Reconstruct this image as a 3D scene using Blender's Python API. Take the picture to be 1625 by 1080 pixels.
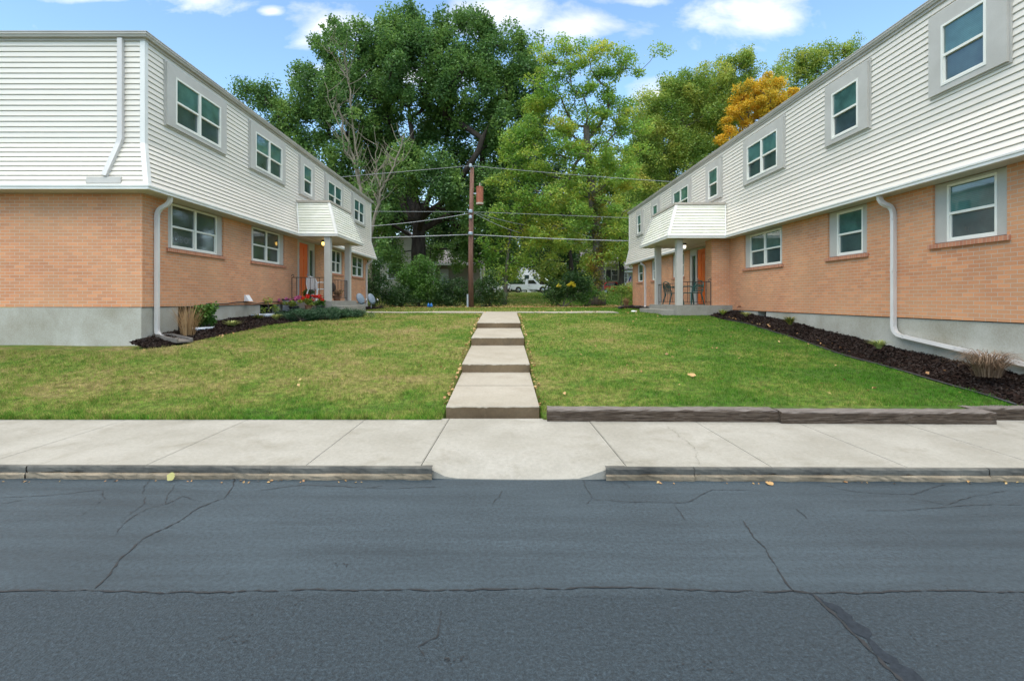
import bpy, bmesh, math, random
import numpy as np
from mathutils import Vector
for o in list(bpy.data.objects): bpy.data.objects.remove(o)
SC = bpy.context.scene; COL = SC.collection
R = math.radians
# ------------------------------------------------------------------ camera, world, sun, exposure
cd = bpy.data.cameras.new('camera'); cam = bpy.data.objects.new('camera', cd); COL.objects.link(cam)
CZ = 1.65
cam.location = (0, 0, CZ); cam.rotation_euler = (R(90), 0, 0)
cd.sensor_width = 36; cd.lens = 800/1625*36; cd.shift_x = 12.5/1625; cd.shift_y = -65/1625
cd.clip_start = .05; cd.clip_end = 3000
SC.camera = cam
SC.view_settings.view_transform = 'Standard'; SC.view_settings.look = 'None'
SC.view_settings.exposure = 0.86; SC.view_settings.gamma = 1
SUN_EL, SUN_AZ = 52, 200      # azimuth clockwise from +Y: behind the camera, a little to the left
sl = bpy.data.lights.new('sun', 'SUN'); sun = bpy.data.objects.new('sun', sl); COL.objects.link(sun)
sl.energy = .5; sl.angle = R(40); sl.color = (1, .96, .9)
_e, _a = R(SUN_EL), R(SUN_AZ)
sdir = Vector((math.sin(_a)*math.cos(_e), math.cos(_a)*math.cos(_e), math.sin(_e)))
sun.rotation_euler = sdir.to_track_quat('Z', 'Y').to_euler()

class NT:
    def __init__(s, nt): s.nt = nt
    def n(s, typ, ins=None, **pr):
        nd = s.nt.nodes.new(typ)
        for k, v in pr.items(): setattr(nd, k, v)
        for k, v in (ins or {}).items():
            sk = nd.inputs[k]
            if isinstance(v, bpy.types.NodeSocket): s.nt.links.new(v, sk)
            else: sk.default_value = v
        return nd
    def m(s, op, a, b=0.0, c=0.0, clamp=False):
        return s.n('ShaderNodeMath', {0: a, 1: b, 2: c}, operation=op, use_clamp=clamp).outputs[0]
    def mix(s, f, a, b, blend='MIX'):
        nd = s.n('ShaderNodeMix', data_type='RGBA', blend_type=blend)
        for i, v in ((0, f), (6, a), (7, b)):
            if isinstance(v, bpy.types.NodeSocket): s.nt.links.new(v, nd.inputs[i])
            else: nd.inputs[i].default_value = v if i == 0 else c4(v)
        return nd.outputs[2]
    def ramp(s, f, stops, interp='LINEAR'):
        nd = s.n('ShaderNodeValToRGB', {0: f}); cr = nd.color_ramp; cr.interpolation = interp
        while len(cr.elements) < len(stops): cr.elements.new(.5)
        for e, (p, c) in zip(cr.elements, stops): e.position = p; e.color = c4(c)
        return nd.outputs[0]
    def noise(s, vec, scale, detail=4, rough=.55, dist=0):
        return s.n('ShaderNodeTexNoise', {'Vector': vec, 'Scale': scale, 'Detail': detail, 'Roughness': rough, 'Distortion': dist}).outputs[0]
    def scale(s, vec, sc, loc=(0, 0, 0)):
        return s.n('ShaderNodeMapping', {'Vector': vec, 'Scale': sc, 'Location': loc}).outputs[0]
    def mrange(s, v, a, b, c=0., d=1.):
        return s.n('ShaderNodeMapRange', {'Value': v, 'From Min': a, 'From Max': b, 'To Min': c, 'To Max': d}).outputs[0]
def c4(c):
    if isinstance(c, (int, float)): return (c, c, c, 1)
    return tuple(c) if len(c) == 4 else (*c, 1)

W = bpy.data.worlds.new('World'); SC.world = W; W.use_nodes = True
W.node_tree.nodes.clear(); t = NT(W.node_tree)
sky = t.n('ShaderNodeTexSky', sky_type='NISHITA', sun_disc=False, sun_elevation=R(SUN_EL), sun_rotation=R(SUN_AZ), altitude=100, air_density=1.0, dust_density=.6, ozone_density=1.4)
d = t.n('ShaderNodeTexCoord').outputs['Generated']
sep = t.n('ShaderNodeSeparateXYZ', {0: d})
ay = t.m('MAXIMUM', t.m('ABSOLUTE', sep.outputs[1]), .05)
A = t.m('DIVIDE', sep.outputs[0], ay); B = t.m('DIVIDE', sep.outputs[2], ay)
best = None
for (x, y, rx, ry) in ((320, 2, 75, 22), (528, 42, 75, 34), (800, 22, 120, 40), (925, 42, 95, 36), (1200, 30, 112, 40), (1000, 2, 70, 10), (640, 120, 200, 22), (1050, 150, 60, 25), (430, 18, 20, 9), (150, -2, 60, 8), (100, 620, 1, 1)):
    a0, b0 = (x-800)/800, (475-y)/800
    v = t.m('SUBTRACT', 1.0, t.m('SQRT', t.m('ADD', t.m('POWER', t.m('DIVIDE', t.m('SUBTRACT', A, a0), rx/800), 2.), t.m('POWER', t.m('DIVIDE', t.m('SUBTRACT', B, b0), ry/800), 2.))))
    best = v if best is None else t.m('MAXIMUM', best, v)
uvw = t.n('ShaderNodeCombineXYZ', {0: A, 1: t.m('MULTIPLY', B, 1.8), 2: 0.0}).outputs[0]
nz = t.noise(uvw, 7, 8, .6, .3)
nz2 = t.noise(uvw, 3.1, 6, .55)
up = t.n('ShaderNodeClamp', {0: t.mrange(sep.outputs[2], .56, .66)}).outputs[0]                # mask for an added broken cloud layer, overhead and out of view
dens = t.m('ADD', t.m('MAXIMUM', best, -.7), t.m('MULTIPLY', t.m('SUBTRACT', nz, .5), 3.1))
cm = t.mrange(dens, -.12, 1.0)
cm = t.n('ShaderNodeClamp', {0: cm}).outputs[0]
over = t.n('ShaderNodeClamp', {0: t.mrange(t.noise(d, 2.2, 5, .55), .30, .5)}).outputs[0]
cm = t.m('MULTIPLY', cm, .9)
cloudc = t.ramp(nz2, ((.38, (4.5, 4.7, 5.2)), (.6, (6.2, 6.2, 6.45))))
skyc = t.mix(1.0, sky.outputs[0], (1.28, 1.42, 1.40), 'MULTIPLY')
horizon = t.n('ShaderNodeClamp', {0: t.mrange(B, .32, .02)}).outputs[0]
skyc = t.mix(t.m('MULTIPLY', horizon, .55), skyc, (5.6, 5.9, 6.4))
fin = t.mix(t.m('MULTIPLY', over, up), t.mix(cm, skyc, cloudc), (16., 15.4, 14.5))   # unseen overhead cloud added as bright neutral fill light
bg = t.n('ShaderNodeBackground', {0: fin, 1: .125})
t.n('ShaderNodeOutputWorld', {0: bg.outputs[0]})

# ------------------------------------------------------------------ materials
def newmat(name):
    m = bpy.data.materials.new(name); m.use_nodes = True; m.node_tree.nodes.clear(); return m, NT(m.node_tree)
def out(t, sh): t.n('ShaderNodeOutputMaterial', {0: sh})
def principled(t, col, rough=.6, bump=None, bs=.3, bd=.01, **kw):
    ins = {'Base Color': c4(col) if not isinstance(col, bpy.types.NodeSocket) else col, 'Roughness': rough}
    if bump is not None: ins['Normal'] = t.n('ShaderNodeBump', {'Strength': bs, 'Distance': bd, 'Height': bump}).outputs[0]
    ins.update(kw)
    return t.n('ShaderNodeBsdfPrincipled', ins).outputs[0]
def noisy(name, a, b, scale=4, rough=.7, stretch=(1, 1, 1), bs=.3, bd=.01, fine=60, spec=.4, lo=.35, hi=.65, metal=0.):
    m, t = newmat(name)
    g = t.n('ShaderNodeNewGeometry').outputs['Position']
    v = t.scale(g, stretch)
    n1 = t.noise(v, scale, 6, .6); n2 = t.noise(v, fine, 3, .6)
    f = t.m('ADD', t.m('MULTIPLY', n1, .7), t.m('MULTIPLY', n2, .3))
    col = t.mix(t.n('ShaderNodeClamp', {0: t.mrange(f, lo, hi)}).outputs[0], a, b)
    out(t, principled(t, col, rough, n2, bs, bd, **{'Specular IOR Level': spec, 'Metallic': metal}))
    return m
M = {}
def mk_brick():
    m, t = newmat('brick'); uv = t.n('ShaderNodeUVMap').outputs[0]
    br = t.n('ShaderNodeTexBrick', {'Vector': uv, 'Color1': c4((.69, .315, .155)), 'Color2': c4((.46, .17, .085)), 'Mortar': c4((.52, .43, .34)), 'Scale': 1.0, 'Mortar Size': .0052, 'Mortar Smooth': .25, 'Bias': .0, 'Brick Width': .203, 'Row Height': .0677})
    br2 = t.n('ShaderNodeTexBrick', {'Vector': uv, 'Color1': c4(.0), 'Color2': c4(1.), 'Mortar': c4(.5), 'Scale': 1.0, 'Mortar Size': .0, 'Bias': 0., 'Brick Width': .203, 'Row Height': .0677})
    br2.offset = .5
    n = t.noise(uv, 1.1, 4); nf = t.noise(uv, 90, 3)
    tan = t.mix(t.m('MULTIPLY', t.n('ShaderNodeClamp', {0: t.mrange(t.m('ADD', n, t.m('MULTIPLY', br2.outputs[0], .4)), .5, .95)}).outputs[0], .55), br.outputs[0], (.68, .38, .20))
    brk = t.mix(br.outputs[1], tan, (.53, .44, .35))
    col = t.mix(1., brk, t.ramp(t.m('ADD', t.m('MULTIPLY', nf, .5), t.m('MULTIPLY', t.noise(uv, .6, 5), .5)), ((.3, .8), (.7, 1.12))), 'MULTIPLY')
    h = t.m('SUBTRACT', t.m('MULTIPLY', nf, .25), br.outputs[1])
    out(t, principled(t, col, .85, h, .6, .006, **{'Specular IOR Level': .25})); return m
M['brick'] = mk_brick()
def mk_sill():
    m, t = newmat('sill brick'); uv = t.n('ShaderNodeUVMap').outputs[0]
    br = t.n('ShaderNodeTexBrick', {'Vector': uv, 'Color1': c4((.52, .22, .12)), 'Color2': c4((.38, .14, .08)), 'Mortar': c4((.45, .33, .25)), 'Scale': 1.0, 'Mortar Size': .005, 'Brick Width': .068, 'Row Height': 3.0})
    out(t, principled(t, br.outputs[0], .85, t.noise(uv, 80), .3, .004)); return m
M['sill'] = mk_sill()
def mk_siding():
    m, t = newmat('vinyl siding'); g = t.n('ShaderNodeNewGeometry').outputs['Position']
    n = t.noise(t.scale(g, (.6, .6, 2.)), 1.4, 5); f = t.noise(t.scale(g, (3, 3, 60)), 6, 3)
    col = t.mix(n, (.66, .612, .53), (.735, .685, .61))
    out(t, principled(t, col, .42, f, .12, .003, **{'Specular IOR Level': .35})); return m
M['siding'] = mk_siding()
M['mossy_siding'] = noisy('weathered siding', (.66, .66, .53), (.80, .79, .72), 2.2, .5, (1, 1, 2), .1, .003)
M['trim'] = noisy('white metal trim', (.66, .65, .61), (.76, .75, .71), 1.5, .4, bs=.05)
M['gutter'] = noisy('tan gutter', (.40, .37, .33), (.50, .47, .43), 1.2, .42, bs=.05)
M['grey'] = noisy('grey painted trim', (.42, .40, .36), (.50, .48, .44), 2, .5, bs=.08)
M['pipe'] = noisy('painted downspout', (.56, .535, .51), (.65, .625, .60), 1.8, .42, bs=.05)
M['vinyl'] = noisy('window vinyl', (.72, .71, .64), (.78, .77, .70), 3, .35, bs=.03)
M['found'] = noisy('foundation concrete', (.285, .265, .205), (.46, .45, .40), 1.3, .85, (1, 1, .8), .35, .006, 45)
M['door'] = noisy('orange door', (.78, .135, .018), (.86, .17, .03), 2, .38, bs=.03)
M['dark'] = noisy('dark void', (.012, .012, .012), (.02, .02, .02), 3, .9)
M['iron'] = noisy('wrought iron', (.03, .022, .018), (.06, .035, .025), 20, .55)
M['roof'] = noisy('flat roof felt', (.12, .12, .12), (.18, .18, .18), 2, .9)
M['soffit'] = noisy('soffit panel', (.50, .46, .41), (.58, .54, .48), 1.5, .6, bs=.05)
M['canopyedge'] = noisy('canopy flashing', (.36, .32, .27), (.44, .40, .34), 1.5, .5, bs=.05)
def mk_pane(name, c1, c2, blinds=0., rough=.03):
    m, t = newmat(name); uv = t.n('ShaderNodeUVMap').outputs[0]
    n = t.ramp(t.noise(uv, 1.9, 4), ((.35, 0.), (.65, 1.))); s = t.n('ShaderNodeSeparateXYZ', {0: uv}).outputs[1]
    w = t.m('SINE', t.m('MULTIPLY', s, 2*math.pi/.03))
    col = t.mix(n, c1, c2)
    if blinds: col = t.mix(t.m('MULTIPLY', t.mrange(w, -1, 1), blinds), col, tuple(x*.35 for x in c1))
    out(t, principled(t, col, .5, None, **{'Coat Weight': 1., 'Coat Roughness': rough, 'Coat IOR': 1.95, 'Specular IOR Level': .2, 'Coat Normal': t.n('ShaderNodeBump', {'Strength': .04, 'Distance': .02, 'Height': t.noise(uv, 1.3, 2)}).outputs[0]}))
    return m
M['pane_up'] = mk_pane('upper pane', (.025, .085, .078), (.075, .20, .18), .35)
M['pane_lo'] = mk_pane('lower pane', (.012, .03, .034), (.04, .085, .085), .25, .08)
M['pane_dk'] = mk_pane('ground floor pane', (.018, .03, .03), (.03, .055, .05), .15, .06)
M['car_glass'] = mk_pane('car glass', (.01, .012, .014), (.02, .022, .024))
def mk_concrete(name, a, b, stain, joints=False):
    m, t = newmat(name); g = t.n('ShaderNodeNewGeometry'); p = g.outputs['Position']
    n1 = t.noise(p, 1.3, 6, .6); n2 = t.noise(p, 26, 4, .6); n3 = t.noise(p, 170, 2, .7)
    col = t.mix(t.n('ShaderNodeClamp', {0: t.mrange(n1, .35, .65)}).outputs[0], a, b)
    col = t.mix(t.m('MULTIPLY', t.n('ShaderNodeClamp', {0: t.mrange(t.noise(p, 2.7, 7, .68, .4), .53, .72)}).outputs[0], .45), col, stain)
    col = t.mix(1., col, t.ramp(t.m('ADD', t.m('MULTIPLY', n2, .5), t.m('MULTIPLY', n3, .5)), ((.35, .84), (.65, 1.1))), 'MULTIPLY')
    h = t.m('ADD', t.m('MULTIPLY', n2, .5), n3)
    if joints:   # brushed-on joints carried by the mesh; a few dark pits
        pits = t.n('ShaderNodeTexVoronoi', {'Vector': p, 'Scale': 9.}).outputs[0]
        col = t.mix(t.m('MULTIPLY', t.m('LESS_THAN', pits, .045), .6), col, (.12, .1, .08))
    out(t, principled(t, col, .85, h, .35, .004, **{'Specular IOR Level': .3})); return m
M['walk'] = mk_concrete('pale sidewalk concrete', (.245, .235, .2), (.305, .295, .26), (.17, .155, .115), True)
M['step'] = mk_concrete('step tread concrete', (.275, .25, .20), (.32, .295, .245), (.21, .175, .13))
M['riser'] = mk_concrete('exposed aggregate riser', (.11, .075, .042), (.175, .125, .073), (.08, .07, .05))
M['curbtop'] = mk_concrete('sealer stained curb', (.055, .055, .05), (.15, .145, .125), (.03, .03, .03))
M['curblow'] = mk_concrete('old kerb stone', (.13, .105, .07), (.30, .25, .18), (.06, .045, .03))
M['joint'] = noisy('dark joint', (.10, .085, .06), (.17, .15, .11), 8, .95)  # dark tone of sidewalk joints, step joint and hairline cracks
M['scored'] = noisy('trowelled joint border', (.30, .295, .265), (.335, .33, .30), 8, .75, bs=.05)
def mk_road():
    m, t = newmat('sealed asphalt'); p = t.n('ShaderNodeNewGeometry').outputs['Position']
    y = t.n('ShaderNodeSeparateXYZ', {0: p}).outputs[1]
    wig = t.m('MULTIPLY', t.m('SUBTRACT', t.noise(p, 3, 4), .5), .12)
    near = t.n('ShaderNodeClamp', {0: t.mrange(t.m('ADD', y, wig), 2.93, 2.80)}).outputs[0]     # the older, coarser lane
    st = t.noise(t.scale(p, (.35, 4.5, 1)), 1.6, 5, .6)      # wheel and squeegee streaks along the road
    big = t.noise(p, .7, 5, .55)
    v = t.n('ShaderNodeTexVoronoi', {'Vector': p, 'Scale': 95.}).outputs[0]
    fine = t.noise(p, 210, 3, .7); mid = t.noise(p, 38, 4, .65)
    col = t.mix(t.n('ShaderNodeClamp', {0: t.mrange(t.m('ADD', t.m('MULTIPLY', st, .55), t.m('MULTIPLY', big, .45)), .38, .62)}).outputs[0], (.019, .031, .040), (.035, .053, .066))
    col = t.mix(near, col, t.mix(big, (.018, .029, .038), (.032, .048, .060)))
    col = t.mix(1., col, t.ramp(t.m('ADD', t.m('MULTIPLY', fine, .6), t.m('MULTIPLY', mid, .4)), ((.38, .5), (.62, 1.5))), 'MULTIPLY')
    sp = t.n('ShaderNodeClamp', {0: t.mrange(t.noise(p, 62, 3, .8), .36, .64)}).outputs[0]; col = t.mix(t.m('MULTIPLY', near, .5), col, t.mix(1., col, t.ramp(sp, ((.1, .35), (.5, 1.), (.95, 1.9))), 'MULTIPLY'))
    wear = t.n('ShaderNodeClamp', {0: t.mrange(t.noise(p, 5.5, 8, .75, .6),   .62, .70)}).outputs[0]
    col = t.mix(t.m('MULTIPLY', wear, t.m('MULTIPLY', near, .6)), col, (.02, .021, .024))
    h = t.m('ADD', t.m('ADD', t.m('MULTIPLY', fine, .5), t.m('MULTIPLY', t.m('MULTIPLY', sp, near), .8)), t.m('ADD', t.m('MULTIPLY', mid, .35), t.m('MULTIPLY', t.m('MULTIPLY', v, near), 1.2)))
    bst = t.m('ADD', .35, t.m('MULTIPLY', near, .5))
    nb = t.n('ShaderNodeBump', {'Strength': bst, 'Distance': .006, 'Height': h}).outputs[0]
    rg = t.m('ADD', .55, t.m('MULTIPLY', st, .25))
    out(t, t.n('ShaderNodeBsdfPrincipled', {'Base Color': col, 'Roughness': rg, 'Normal': nb, 'Specular IOR Level': .34}).outputs[0]); return m
M['road'] = mk_road()
M['tar'] = noisy('tar filled crack', (.005, .006, .008), (.013, .016, .020), 30, .6)
M['tarband'] = noisy('overbanded sealer', (.014, .019, .025), (.024, .031, .040), 30, .85, spec=.15)
def lawn_col(t, p):
    """patches of green and straw shared by blades and soil"""
    s = t.n('ShaderNodeSeparateXYZ', {0: p}); x, y = s.outputs[0], s.outputs[1]
    n1 = t.noise(p, .55, 5, .6); n2 = t.noise(p, 2.6, 4, .6)
    f = t.m('ADD', t.m('ADD', t.m('MULTIPLY', n1, .5), t.m('MULTIPLY', n2, .32)), t.m('MULTIPLY', t.noise(p, 13., 4, .65), .18))
    f = t.m('ADD', f, t.m('MULTIPLY', t.n('ShaderNodeClamp', {0: t.mrange(x, .5, 7.)}).outputs[0], .10))   # greener by the right house
    f = t.m('SUBTRACT', f, t.m('MULTIPLY', t.n('ShaderNodeClamp', {0: t.mrange(x, .5, -2.)}).outputs[0], .018))
    f = t.m('ADD', f, t.m('MULTIPLY', t.n('ShaderNodeClamp', {0: t.mrange(y, 7.6, 6.4)}).outputs[0], .07))
    return t.m('ADD', t.m('MULTIPLY', t.m('SUBTRACT', f, .52), 2.1), .535)
def mk_grass(name, blade):
    m, t = newmat(name); p = t.n('ShaderNodeNewGeometry').outputs['Position']
    p = t.scale(p, (1, 1, 0)); f = lawn_col(t, p)
    if blade: f = t.m('ADD', f, t.m('MULTIPLY', t.m('SUBTRACT', t.n('ShaderNodeAttribute', attribute_name='rnd').outputs['Fac'], .5), .42))
    col = t.ramp(f, ((.24, (.36, .30, .13)), (.38, (.29, .285, .085)), (.48, (.20, .265, .05)), (.59, (.125, .235, .032)), (.78, (.055, .17, .018))))
    tn = t.noise(p, 9., 5, .75); col = t.mix(1., col, t.ramp(tn, ((.36, .52), (.5, 1.05), (.64, 1.65))), 'MULTIPLY')
    if not blade:
        col = t.mix(.45, col, (.085, .065, .03)); col = t.mix(1., col, t.ramp(t.noise(p, 60, 4, .7), ((.35, .55), (.65, 1.2))), 'MULTIPLY')
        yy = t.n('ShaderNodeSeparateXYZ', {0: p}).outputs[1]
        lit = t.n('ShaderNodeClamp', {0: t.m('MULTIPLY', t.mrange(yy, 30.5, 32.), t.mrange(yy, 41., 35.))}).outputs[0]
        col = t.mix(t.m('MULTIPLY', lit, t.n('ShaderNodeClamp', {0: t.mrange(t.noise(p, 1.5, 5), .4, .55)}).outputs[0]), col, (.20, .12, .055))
        out(t, principled(t, col, .95, t.noise(p, 70, 4, .7), .8, .03, **{'Specular IOR Level': .1}))
    else:
        a = t.n('ShaderNodeBsdfDiffuse', {0: col}).outputs[0]; b = t.n('ShaderNodeBsdfTranslucent', {0: col}).outputs[0]
        out(t, t.n('ShaderNodeMixShader', {0: .35, 1: a, 2: b}).outputs[0])
    return m
M['soil'] = mk_grass('turf sheet', False); M['blade'] = mk_grass('grass blades', True)
def mk_leaf(name, stops, tr=.35, gloss=.03):
    m, t = newmat(name)
    r = t.n('ShaderNodeAttribute', attribute_name='rnd').outputs['Fac']
    p = t.n('ShaderNodeNewGeometry').outputs['Position']
    f = t.m('ADD', t.m('MULTIPLY', r, .5), t.m('MULTIPLY', t.mrange(t.noise(p, .35, 4, .6), .3, .7), .5))
    col = t.ramp(f, stops)
    a = t.n('ShaderNodeBsdfDiffuse', {0: col}).outputs[0]; b = t.n('ShaderNodeBsdfTranslucent', {0: col}).outputs[0]
    mx = t.n('ShaderNodeMixShader', {0: tr, 1: a, 2: b}).outputs[0]
    g = t.n('ShaderNodeBsdfGlossy', {0: c4(.8), 'Roughness': .42}).outputs[0]
    out(t, t.n('ShaderNodeMixShader', {0: gloss, 1: mx, 2: g}).outputs[0]); return m
M['oak'] = mk_leaf('oak leaves', ((.1, (.04, .10, .032)), (.45, (.10, .21, .052)), (.8, (.21, .34, .075)), (1., (.33, .42, .09))), .40)
M['ygreen'] = mk_leaf('turning leaves', ((.05, (.09, .21, .035)), (.35, (.17, .34, .05)), (.62, (.32, .44, .065)), (.85, (.56, .52, .07)), (1., (.56, .38, .07))), .42)
M['mgreen'] = mk_leaf('mid green leaves', ((.05, (.08, .17, .03)), (.4, (.20, .32, .055)), (.7, (.40, .45, .08)), (1., (.50, .42, .08))), .4)
M['dgreen'] = mk_leaf('deep green leaves', ((.05, (.018, .05, .014)), (.5, (.035, .09, .022)), (.9, (.08, .15, .03)), (1., (.16, .19, .04))), .33)
M['orange'] = mk_leaf('orange maple leaves', ((.05, (.36, .33, .05)), (.4, (.66, .46, .04)), (.8, (.76, .42, .035)), (1., (.74, .52, .06))), .4)
M['shrubl'] = mk_leaf('shrub leaves', ((.05, (.04, .12, .02)), (.5, (.09, .21, .033)), (.9, (.14, .24, .04)), (1., (.30, .27, .05))), .35)
M['juniper'] = mk_leaf('juniper', ((.05, (.018, .05, .026)), (.6, (.04, .10, .045)), (1., (.09, .16, .06))), .15)
M['ivy'] = mk_leaf('ivy leaves', ((.05, (.05, .10, .02)), (.5, (.12, .16, .03)), (.8, (.34, .22, .04)), (1., (.42, .20, .05))), .3)
M['strap'] = mk_leaf('variegated strap leaves', ((.0, (.20, .28, .07)), (.6, (.42, .45, .16)), (1., (.55, .52, .25))), .3)
M['straw'] = mk_leaf('dry ornamental grass', ((.0, (.22, .12, .06)), (.5, (.38, .24, .12)), (1., (.52, .37, .20))), .25)
M['brownstraw'] = mk_leaf('grey brown dry grass', ((.0, (.13, .085, .055)), (.5, (.25, .17, .11)), (1., (.38, .27, .18))), .2)
M['litter'] = mk_leaf('fallen leaves', ((.0, (.22, .10, .04)), (.4, (.36, .20, .08)), (.75, (.48, .34, .14)), (1., (.58, .50, .22))), .1, .04)
M['redfl'] = mk_leaf('red petals', ((.0, (.55, .01, .012)), (1., (.80, .04, .02))), .3)
M['pinkfl'] = mk_leaf('pink petals', ((.0, (.55, .10, .28)), (1., (.75, .25, .45))), .3)
M['paleleaf'] = mk_leaf('pale leaf', ((.0, (.36, .34, .11)), (1., (.45, .42, .16))), .2)
M['yelfl'] = mk_leaf('yellow leaves', ((.0, (.50, .42, .03)), (1., (.70, .60, .05))), .4)
M['blue'] = noisy('blue plastic', (.01, .12, .40), (.02, .16, .48), 3, .4)
M['mulch'] = noisy('mulch', (.012, .007, .006), (.045, .026, .02), 14, .95, (1, 1, 1), 1., .04, 60, .1)
M['chips'] = mk_leaf('mulch chips', ((.0, (.010, .006, .005)), (.7, (.03, .02, .016)), (1., (.07, .048, .037))), 0., .02)
M['bark'] = noisy('dark bark', (.022, .018, .015), (.065, .056, .048), 3, .95, (2, 2, .5), 1., .05, 14, .1)
M['palebark'] = noisy('pale bark', (.13, .115, .085), (.27, .24, .18), 2, .9, (2, 2, .6), .6, .02, 12, .1)
M['greybark'] = noisy('grey bark', (.09, .08, .065), (.17, .15, .125), 3, .95, (2, 2, .5), .8, .03, 14, .1)
M['pole'] = noisy('creosoted pole', (.085, .04, .027), (.22, .115, .08), 3, .85, (6, 6, .4), .5, .01, 16)
M['rust'] = noisy('rusted transformer', (.20, .055, .03), (.34, .12, .065), 3, .8, (2, 2, .8), .3, .01, 20)
M['palerust'] = noisy('chalky transformer base', (.35, .30, .24), (.5, .42, .34), 6, .8)
M['wire'] = noisy('cable', (.20, .21, .22), (.28, .29, .30), 2, .6)
M['wirepale'] = noisy('pale cable', (.30, .31, .32), (.38, .39, .40), 2, .5)
def mk_timber():
    m, t = newmat('weathered timber'); p = t.n('ShaderNodeNewGeometry').outputs['Position']
    g = t.noise(t.scale(p, (1.1, 16, 16)), 3.2, 7, .7, .35); c = t.noise(t.scale(p, (.8, 30, 30)), 2.0, 5, .6)
    col = t.ramp(g, ((.3, (.025, .017, .012)), (.5, (.075, .055, .040)), (.7, (.16, .13, .105))))
    nz = t.n('ShaderNodeSeparateXYZ', {0: t.n('ShaderNodeNewGeometry').outputs['Normal']}).outputs[2]
    col = t.mix(t.n('ShaderNodeClamp', {0: t.mrange(nz, .4, .9)}).outputs[0], col, t.ramp(g, ((.3, (.06, .05, .045)), (.5, (.17, .15, .135)), (.7, (.29, .265, .24)))))  # silvered top
    col = t.mix(t.m('LESS_THAN', c, .36), col, (.012, .008, .006))
    out(t, principled(t, col, .9, t.m('ADD', g, c), .9, .02, **{'Specular IOR Level': .15})); return m
M['timber'] = mk_timber()
M['white'] = noisy('white plastic', (.74, .75, .77), (.82, .82, .83), 3, .35, bs=.03)
M['greenplas'] = noisy('dark green plastic', (.012, .07, .06), (.02, .10, .085), 3, .35, bs=.03)
M['galv'] = noisy('galvanised steel', (.34, .38, .42), (.46, .50, .54), 4, .4, metal=.3)
M['dish'] = noisy('dish grey', (.17, .22, .27), (.23, .28, .33), 2, .5, bs=.03)
M['black'] = noisy('black plastic', (.012, .012, .014), (.03, .03, .035), 5, .5)
M['terra'] = noisy('terracotta', (.20, .09, .05), (.30, .14, .08), 5, .8)
M['splash'] = noisy('wet wooden splash block', (.09, .08, .07), (.19, .17, .15), 3, .8, (1, 6, 6), .4, .01)
M['carwhite'] = noisy('white car paint', (.66, .69, .73), (.72, .75, .79), 1, .25, bs=.0)
M['carred'] = noisy('red car paint', (.38, .02, .018), (.46, .03, .025), 1, .25, bs=.0)
M['tyre'] = noisy('tyre rubber', (.015, .015, .015), (.03, .03, .03), 10, .8)
M['chrome'] = noisy('bright metal', (.45, .46, .48), (.6, .6, .62), 3, .25, metal=.8)
M['beige'] = noisy('beige clapboard', (.40, .37, .31), (.46, .43, .36), 1, .7, (1, 1, 3))
M['taupe'] = noisy('taupe clapboard', (.30, .27, .22), (.35, .32, .26), 1, .7, (1, 1, 3))
M['whitewall'] = noisy('white clapboard', (.62, .64, .66), (.7, .71, .72), 1, .7, (1, 1, 3))
M['shingle'] = noisy('grey shingle roof', (.17, .16, .17), (.27, .25, .26), 3, .9, (1, 4, 4))
def mk_lamp(col, s):
    m, t = newmat('lamp glass'); out(t, t.n('ShaderNodeEmission', {0: c4(col), 1: s}).outputs[0]); return m
M['lampwarm'] = mk_lamp((1., .62, .15), 2.2); M['lampwhite'] = mk_lamp((1., .9, .7), .9)
def mk_flag():
    m, t = newmat('flag cloth'); uv = t.n('ShaderNodeUVMap').outputs[0]; s = t.n('ShaderNodeSeparateXYZ', {0: uv})
    u, v = s.outputs[0], s.outputs[1]
    st = t.m('GREATER_THAN', t.m('FRACT', t.m('MULTIPLY', v, 6.5)), .5)
    col = t.mix(st, (.5, .02, .04), (.75, .75, .75))
    ct = t.m('MULTIPLY', t.m('LESS_THAN', u, .4), t.m('GREATER_THAN', v, .46))
    col = t.mix(ct, col, (.02, .03, .16))
    out(t, principled(t, col, .8)); return m
M['flag'] = mk_flag()
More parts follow.
